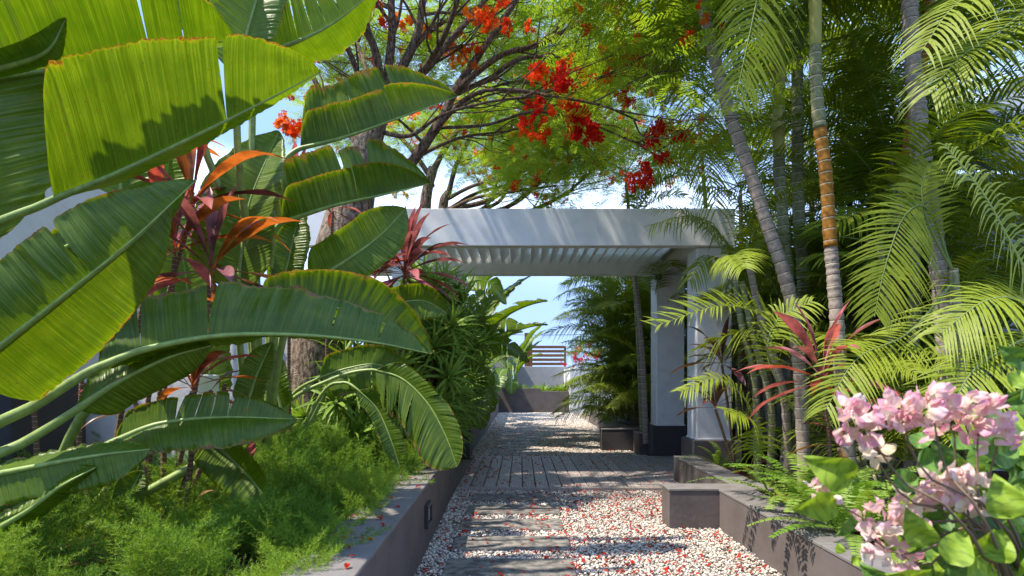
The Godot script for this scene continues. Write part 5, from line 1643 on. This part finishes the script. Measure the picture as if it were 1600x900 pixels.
# ---------------------------------------------------------------- far plants
func build_far_plants():
	var kits := []
	for k in [[14.0, 60.0, 0.9, 1.2, 0.20, 5], [24.0, 85.0, 0.9, 1.3, 0.22, 7], [34.0, 100.0, 0.8, 1.2, 0.22, 8], [8.0, 40.0, 1.0, 1.2, 0.20, 4], [45.0, 80.0, 0.7, 1.1, 0.20, 6]]:
		kits.append(paddle_kit(500 + kits.size(), k[0], k[1], k[2], k[3], k[4], k[5]))
	for q in [["banana like plant with lime leaves arching below the pergola's rear beam", Vector3(-1.35, 0.4, -12.0), 11, 1.5], ["banana like plant with torn leaves over the taller wall", Vector3(-1.5, 0.4, -14.0), 11, 1.5], ["banana like plant halfway along the taller wall", Vector3(-1.4, 0.4, -16.5), 11, 1.35], ["banana like plant near the slim white pillar", Vector3(-1.3, 0.4, -19.5), 11, 1.3], ["sunlit banana like plant in front of the far timber post", Vector3(-0.35, 0.7, -25.8), 14, 1.5], ["banana like plant behind the large magenta ti plant", Vector3(-2.4, 0.4, -10.5), 8, 1.1], ["tall banana like plant beyond the slim white pillar", Vector3(-2.2, 0.4, -22.0), 12, 1.8]]:
		var t := thing("banana_plant", q[0], "plant", q[1], "banana like plants along the far wall")
		for i in q[2]:
			var yaw: float = TAU * i / q[2] + rnd(-0.25, 0.25)
			var kit: int = [0, 3][rng.randi() % 2] if cos(yaw) > 0.35 else rng.randi() % 5
			put_kit(t, kits[kit], rvec() * 0.05, yaw, q[3] * rnd(0.8, 1.15), "paddle_leaf")
	# leaves of the nearest one that show against the sky
	var near := thing("banana_plant", "banana like plant with a leaf curving over against the sky below the rear beam", "plant", Vector3(-1.45, 0.4, -11.6), "banana like plants along the far wall")
	var nf := Vector3(-1.45, 0.4, -11.6)
	for q in [[[P(672, 500, 11.4), P(720, 446, 11.4), P(762, 440, 11.4), P(792, 476, 11.4)], 0.26], [[P(690, 575, 11.8), P(735, 525, 11.8), P(780, 503, 11.8), P(822, 512, 11.8)], 0.24], [[P(690, 610, 12.2), P(740, 552, 12.2), P(785, 536, 12.2), P(828, 566, 12.2)], 0.24], [[P(705, 630, 11.2), P(738, 585, 11.2), P(760, 588, 11.2), P(774, 640, 11.2)], 0.18], [[P(690, 560, 12.6), P(715, 490, 12.6), P(750, 462, 12.6), P(775, 455, 12.6)], 0.22]]:
		paddle_leaf(near, q[0], [Vector3(0.1, -0.55, 0.8), q[1]], [Vector3(0.1, 0.8, -0.6), q[1]], "paddle_leaf", {"stalk": [nf, q[0][0] + Vector3(-0.25, -0.5, 0)], "tears": even(7, 0.12, 0.92), "loose": 0.14, "droop": 0.2})
	# palms beyond the pergola
	for q in [["areca palm leaning over the far low wall with lit fronds", Vector3(2.75, 0.28, -12.2), 2.3, 18], ["areca palm beyond the far column", Vector3(3.0, 0.28, -13.6), 2.9, 18], ["areca palm with fronds hanging against the sky", Vector3(2.8, 0.28, -15.4), 3.0, 18], ["areca palm at the end of the far bed", Vector3(3.1, 0.28, -17.6), 2.6, 16], ["low areca palm behind the dark end block", Vector3(2.75, 0.28, -11.5), 0.8, 16], ["low areca palm midway along the far bed", Vector3(2.65, 0.28, -13.2), 0.7, 15], ["areca palm arching lowest over the dark end block", Vector3(2.5, 0.28, -12.6), 1.9, 20], ["slim areca palm leaning farthest toward the sky gap", Vector3(2.7, 0.28, -15.8), 2.6, 20], ["areca palm over the middle of the far low wall", Vector3(2.5, 0.28, -14.4), 2.2, 18], ["low areca palm at the white wall", Vector3(3.2, 0.28, -16.8), 0.8, 14], ["areca palm in the shade behind both columns", Vector3(3.6, 0.28, -11.4), 3.2, 16]]:
		var t := palm(q[0], q[1], "areca palms beyond the pergola")
		for s in 3:
			var o := Vector3(rnd(-0.25, 0.15), 0, rnd(-0.3, 0.3))
			var h: float = q[2] * [1.0, 0.7, 0.35][s]
			var top: Vector3 = q[1] + o * 2.0 + Vector3(0, h, 0)
			ringed(t, [q[1] + o, q[1] + o * 1.5 + Vector3(0, h * 0.5, 0), top], 0.045, 0.035, "stem_green", 0.14)
			spray(t, top, int(q[3] * 0.85), 0.75 if q[1].z > -15.0 else 0.5, 1.1 if q[1].z > -15.0 else 0.75)
	# bushes in the far planter
	var g := 0
	for x in [-0.75, -0.35, 0.1, 0.55, 1.0, 1.4, 1.75]:
		var t := thing("planter_bush", "low lime green bush in the far planter, %s from the taller wall" % ["first", "second", "third", "fourth", "fifth", "sixth", "seventh"][g], "bush", Vector3(x, 0.72, -24.85), "bushes in the far planter")
		for i in 9:
			var o := part("leaf_rosette", STRAP[i % 3], M.fern_bright if i % 3 else M.strap_mid, t)
			var s := rnd(0.8, 1.2)
			o.transform = Transform3D(Basis.from_euler(Vector3(rnd(-0.5, 0.5), rnd(0, TAU), rnd(-0.5, 0.5))).scaled(Vector3(s, s, s)), Vector3(rnd(-0.22, 0.22), rnd(0, 0.16), rnd(-0.2, 0.2)))
		g += 1
	# red bougainvillea above the white wall
	var t := thing("red_bougainvillea", "crimson flowering bougainvillea above the bright white wall", "shrub", Vector3(2.35, 0.0, -24.7))
	var tw := MB.new()
	for i in 26:
		var tip := Vector3(rnd(-0.45, 0.8), rnd(1.9, 2.75), rnd(-0.1, 0.5))
		tw.tube(smooth_path([Vector3(0.1, 0, 0), Vector3(tip.x * 0.4, 1.4, 0.0), tip], 6), lerp_list([0.016, 0.004], 6), 4)
		for k in 3:
			var o := part("flower_cluster", BLOOM[k], M.red_bract, t)
			var s := rnd(0.6, 1.0)
			if rng.randf() < 0.45:
				o.mesh = FEATHER[0][0]
				o.name = "leaf_spray"
				o.material_override = M.bg_leaf
			o.transform = Transform3D(Basis.from_euler(rvec() * 2.0).scaled(Vector3(s, s, s)), tip + rvec() * 0.15)
	part("branches", tw, M.twig, t)
	# pale trees beyond the far end
	for q in [["pale green tree beyond the far banana leaves", Vector3(-2.6, -0.05, -31.0), 4.2, 1.6], ["small tree behind the white pillar", Vector3(-4.6, -0.05, -34.0), 5.0, 2.0]]:
		var d := thing("distant_tree", q[0], "tree", q[1], "trees beyond the far end")
		var b := MB.new()
		limb_mesh(b, [Vector3.ZERO, Vector3(0.1, q[2] * 0.4, 0), Vector3(0, q[2] * 0.8, 0)], 0.14, 0.06)
		part("trunk", b, M.bark_grey, d)
		var xf := []
		for i in 500:
			var p := rvec()
			while p.length() > 1.0: p = rvec()
			xf.append(Transform3D(Basis.from_euler(rvec() * 3.0).scaled(Vector3.ONE * 1.1), p * Vector3(q[3], q[3] * 0.7, q[3]) + Vector3(0, q[2] * 0.85, 0)))
		multi("crown", FEATHER[1][0], xf, [], d, M.flame_leaf)

# ---------------------------------------------------------------- pink bougainvillea close to the lens
func heart_leaf(seed_: int, w: float, l: float) -> ArrayMesh:
	var r := RandomNumberGenerator.new()
	r.seed = seed_
	var b := MB.new()
	var pts := []
	var uvs := []
	var bend := r.randf_range(0.1, 0.45)
	for i in 11:
		var u := i / 10.0
		var ww := w * pow(sin(pow(u, 0.62) * PI), 0.85) if i < 10 else 0.0
		for j in 7:
			var q := j / 3.0 - 1.0
			pts.append(Vector3(u * l, -bend * l * u * u + 0.42 * ww * absf(q) + 0.10 * w * sin(u * 9.0 + q * 3.0 + seed_), q * ww))
			uvs.append(Vector2(u, j / 6.0))
	b.grid(pts, uvs, 7)
	return b.mesh()

func bract_mesh(seed_: int, tint: Color, heart: Color) -> ArrayMesh:
	var r := RandomNumberGenerator.new()
	r.seed = seed_
	var b := MB.new()
	var l := 0.030
	var w := 0.0125
	var cup := r.randf_range(0.1, 0.6)
	var s := 0
	for i in 8:
		var u := i / 7.0
		var ww := w * pow(sin(pow(u, 0.75) * PI), 0.8) if i < 7 else 0.0
		for j in 5:
			var q := j / 2.0 - 1.0
			b.col = heart.lerp(tint, clampf(u * 1.5 + absf(q) * 0.25 - 0.15, 0.0, 1.0)) * r.randf_range(0.93, 1.0)
			b.vert(Vector3(u * l, cup * l * u * u * 0.8 + 0.35 * ww * absf(q) + 0.0014 * sin(u * 11.0 + q * 4.0 + seed_), q * ww), Vector2(u, q))
	for i in 7:
		for j in 4:
			var a := i * 5 + j
			b.tri(a, a + 1, a + 5)
			b.tri(a + 1, a + 6, a + 5)
	return b.mesh(M.bract)

func build_bougainvillea():
	var Z := 1.15
	var foot := Vector3(1.35, 0.25, -1.45)
	var t := thing("pink_bougainvillea", "pale pink bougainvillea with round green leaves close to the lens, out of focus", "shrub", foot)
	var inv := t.transform.affine_inverse()
	var BR := []
	for k in 9:
		var tints := [Color(0.80, 0.36, 0.46), Color(0.84, 0.50, 0.56), Color(0.86, 0.66, 0.62), Color(0.84, 0.74, 0.58), Color(0.78, 0.24, 0.38), Color(0.88, 0.60, 0.66), Color(0.83, 0.42, 0.54), Color(0.88, 0.78, 0.70), Color(0.80, 0.66, 0.42)]
		BR.append(bract_mesh(900 + k, tints[k], Color(0.84, 0.74, 0.52)))
	var stems := MB.new()
	var heads := [[1345, 640, 50, 44, [0, 1, 5, 6, 7, 2]], [1405, 628, 42, 40, [0, 6, 1, 5, 2]], [1455, 618, 40, 26, [0, 5, 6, 1]], [1490, 650, 40, 18, [0, 6, 4, 0]], [1530, 630, 44, 42, [0, 1, 6, 5, 2]], [1560, 672, 35, 18, [6, 1, 5, 0]], [1362, 692, 20, 8, [7, 2, 8]], [1460, 742, 40, 36, [1, 2, 5, 7, 3]], [1510, 752, 42, 38, [1, 2, 3, 5, 7]], [1540, 770, 30, 14, [2, 3, 8, 7]], [1385, 800, 46, 40, [1, 2, 7, 5, 3]], [1430, 775, 44, 24, [7, 2, 1, 3]], [1360, 825, 36, 14, [1, 5, 7]], [1405, 850, 30, 14, [7, 1, 0, 2]], [1285, 750, 26, 12, [7, 5, 1, 3]]]
	for h in heads:
		var z := Z + rnd(-0.05, 0.08)
		var c := P(h[0], h[1] + 16, z)
		var n := Node3D.new()
		n.name = "flower_cluster"
		t.add_child(n, true)
		n.transform = inv * Transform3D(Basis.IDENTITY, c)
		var spread: float = h[2] * 0.82 / 950.0 * z
		for i in h[3]:
			var o := MeshInstance3D.new()
			o.name = "bract"
			o.mesh = BR[h[4][rng.randi() % h[4].size()]]
			n.add_child(o, true)
			var d := rvec()
			while d.length() > 1.0: d = rvec()
			var s := rnd(0.75, 1.12)
			var look := (d * 0.8 + Vector3(0, 0.3, 0.5) + rvec() * 0.5).normalized()
			o.transform = Transform3D((Basis.looking_at(look, Vector3(0.1, 1, 0.2)) * Basis(Vector3.UP, PI / 2 + rnd(-0.8, 0.8)) * Basis(Vector3.RIGHT, rnd(0, TAU))).scaled(Vector3(s, s, s)), d * Vector3(spread, spread * 0.72, spread * 0.7))
		stems.tube(smooth_path([foot + Vector3(rnd(-0.05, 0.05), 0, 0), P(1560 + rnd(-40, 40), 860, z), c.lerp(P(1560, 860, z), 0.35) + Vector3(0, -0.03, -0.02), c], 12), lerp_list([0.005, 0.0026, 0.0014], 12), 5)
	var st := part("stems", stems, M.twig, t)
	st.transform = inv
	# leaves
	var HL := []
	for k in 4: HL.append(heart_leaf(40 + k, [0.030, 0.034, 0.028, 0.036][k], [0.075, 0.08, 0.065, 0.085][k]))
	var spots := [[1335, 745, 1.15, 2.9, 1.5, "bg_leaf_lime"], [1395, 755, 1.2, 0.2, 1.3, "bg_leaf"], [1305, 780, 1.15, 3.6, 1.3, "bg_leaf_lime"], [1330, 805, 1.18, 4.2, 1.2, "bg_leaf"], [1540, 712, 1.2, 0.2, 1.7, "bg_leaf"], [1590, 590, 1.3, 0.4, 1.4, "bg_leaf_blue"], [1595, 625, 1.3, 0.1, 1.1, "bg_leaf_blue"], [1580, 605, 1.28, 0.9, 0.9, "bg_leaf_lime"], [1590, 765, 1.25, 0.3, 1.3, "bg_leaf_blue"], [1560, 770, 1.35, 2.6, 1.2, "bg_leaf_blue"], [1525, 845, 1.2, 0.8, 1.5, "bg_leaf_blue"], [1470, 815, 1.3, 2.4, 1.1, "bg_leaf"], [1500, 800, 1.35, 2.9, 1.0, "bg_leaf_blue"], [1455, 850, 1.1, 2.3, 1.4, "bg_leaf_lime"], [1480, 880, 1.08, 1.0, 1.4, "bg_leaf_lime"], [1455, 895, 1.1, 3.4, 1.4, "bg_leaf_lime"], [1510, 900, 1.1, 0.2, 1.3, "bg_leaf_lime"], [1560, 880, 1.1, 1.5, 1.2, "bg_leaf_lime"], [1590, 880, 1.12, 0.3, 1.3, "bg_leaf"], [1580, 810, 1.1, 1.9, 1.3, "bg_leaf_lime"], [1560, 830, 1.1, 4.0, 1.3, "bg_leaf_lime"], [1600, 840, 1.1, 5.0, 1.4, "bg_leaf_lime"], [1580, 790, 1.12, 1.0, 1.0, "bg_leaf_lime"], [1430, 700, 1.4, 0.9, 1.1, "bg_leaf"], [1545, 655, 1.35, 1.3, 0.9, "bg_leaf_blue"], [1590, 720, 1.4, 3.0, 1.1, "bg_leaf_blue"], [1600, 560, 1.35, 2.8, 1.0, "bg_leaf"], [1400, 880, 1.5, 0.9, 0.8, "bg_leaf_lime"], [1330, 880, 1.6, 0.4, 0.7, "bg_leaf_lime"], [1315, 865, 1.6, 1.9, 0.6, "bg_leaf_lime"]]
	for q in spots:
		var o := part("leaf", HL[rng.randi() % 4], M[q[5]], t)
		var s: float = q[4] * 0.68
		o.transform = inv * Transform3D((Basis(Vector3.BACK, q[3]) * Basis(Vector3.RIGHT, rnd(0.7, 1.4))).scaled(Vector3(s, s, s)), P(q[0], q[1], q[2]))
	for i in 120:
		var o := part("leaf", HL[rng.randi() % 4], M[["bg_leaf", "bg_leaf_lime", "bg_leaf", "bg_leaf_lime", "bg_leaf_blue"][rng.randi() % 5]], t)
		var s := rnd(0.8, 1.3)
		var f := rng.randf()
		var p := P(rnd(1400, 1660), rnd(700, 960), rnd(1.2, 1.6)) if f < 0.8 else P(rnd(1560, 1680), rnd(540, 720), rnd(1.35, 1.7))
		o.transform = inv * Transform3D((Basis(Vector3.BACK, rnd(0, TAU)) * Basis(Vector3.RIGHT, rnd(0.4, 1.5))).scaled(Vector3(s, s, s)), p)

# ---------------------------------------------------------------- fallen petals
func petal_mesh(seed_: int) -> ArrayMesh:
	var r := RandomNumberGenerator.new()
	r.seed = seed_
	var b := MB.new()
	var pts := []
	var uvs := []
	for i in 6:
		var u := i / 5.0
		var w := 0.011 * sin(clampf(u * 0.85 + 0.12, 0.0, 1.0) * PI) + 0.001
		for j in 3:
			var q := j - 1.0
			pts.append(Vector3((u - 0.5) * 0.036, 0.006 * sin(u * 2.5 + seed_) + 0.005 * q * q + r.randf_range(0, 0.003), q * w + r.randf_range(-0.0015, 0.0015)))
			uvs.append(Vector2(u, j / 2.0))
	b.grid(pts, uvs, 3)
	return b.mesh()

func build_petals():
	var PM := [petal_mesh(1), petal_mesh(2), petal_mesh(3)]
	var made := 0
	var rest := [[], []]
	for i in 1700:
		var f := rng.randf()
		var z: float
		var x: float
		var y := 0.017
		var place := "gravel"
		if f < 0.45:
			z = 3.7 + 3.2 * rng.randf()
			x = rnd(path_left(z) + 0.05, path_right(z) - 0.05)
			if rng.randf() < 0.25: x = lerpf(x, 0.9, 0.5)
			for s in STEP_Z:
				if x > -0.5 and x < 0.36 and z > s[0] and z < s[1]:
					y = 0.024
					place = "slab"
		elif f < 0.60:
			z = rnd(6.98, 9.8)
			x = -0.70 + 2.7 * pow(rng.randf(), 1.9)
			y = 0.047
			place = "deck"
		elif f < 0.93:
			z = rnd(9.95, 19.0)
			x = rnd(-0.8, 1.9)
			y = 0.019
			place = "far"
		elif f < 0.96:
			z = rnd(2.4, 6.6)
			x = -0.645 - 0.022 * (z - 2.4) - rnd(0.03, 0.26)
			y = 0.504
			place = "wall"
		else:
			z = rnd(4.0, 7.0)
			x = rnd(2.15, 2.6)
			y = 0.27
			place = "far"
		if place == "slab" and rng.randf() < 0.55: continue
		var s := rnd(0.6, 1.15)
		var q := Basis.from_euler(Vector3(rnd(-0.35, 0.35), rnd(0, TAU), rnd(-0.35, 0.35))).scaled(Vector3(s, s, s))
		var xf := Transform3D(q, Vector3(x, y + 0.002, -z))
		if made < 300 and place != "far" and (z < 6.3 or place == "deck"):
			var o := one("fallen_petal", PM[rng.randi() % 3], M.petal_red if rng.randf() < 0.7 else M.petal_dark, {"gravel": "red petal fallen on the pale gravel before the deck", "slab": "red petal fallen on a grey stepping slab", "deck": "red petal fallen on the grey deck boards", "wall": "red petal fallen on the coping of the long low wall"}[place], "petal", "fallen red petals on the " + place)
			o.transform = xf
			made += 1
		else:
			rest[0 if rng.randf() < 0.6 else 1].append(xf)
	var g := Node3D.new()
	g.name = "petal_litter"
	add_child(g)
	tag(g, "scattered red petals strewn thinly over path and beds", "petal litter", "", "stuff")
	multi("petals", PM[0], rest[0], [], g, M.petal_red)
	multi("petals", PM[1], rest[1], [], g, M.petal_dark)
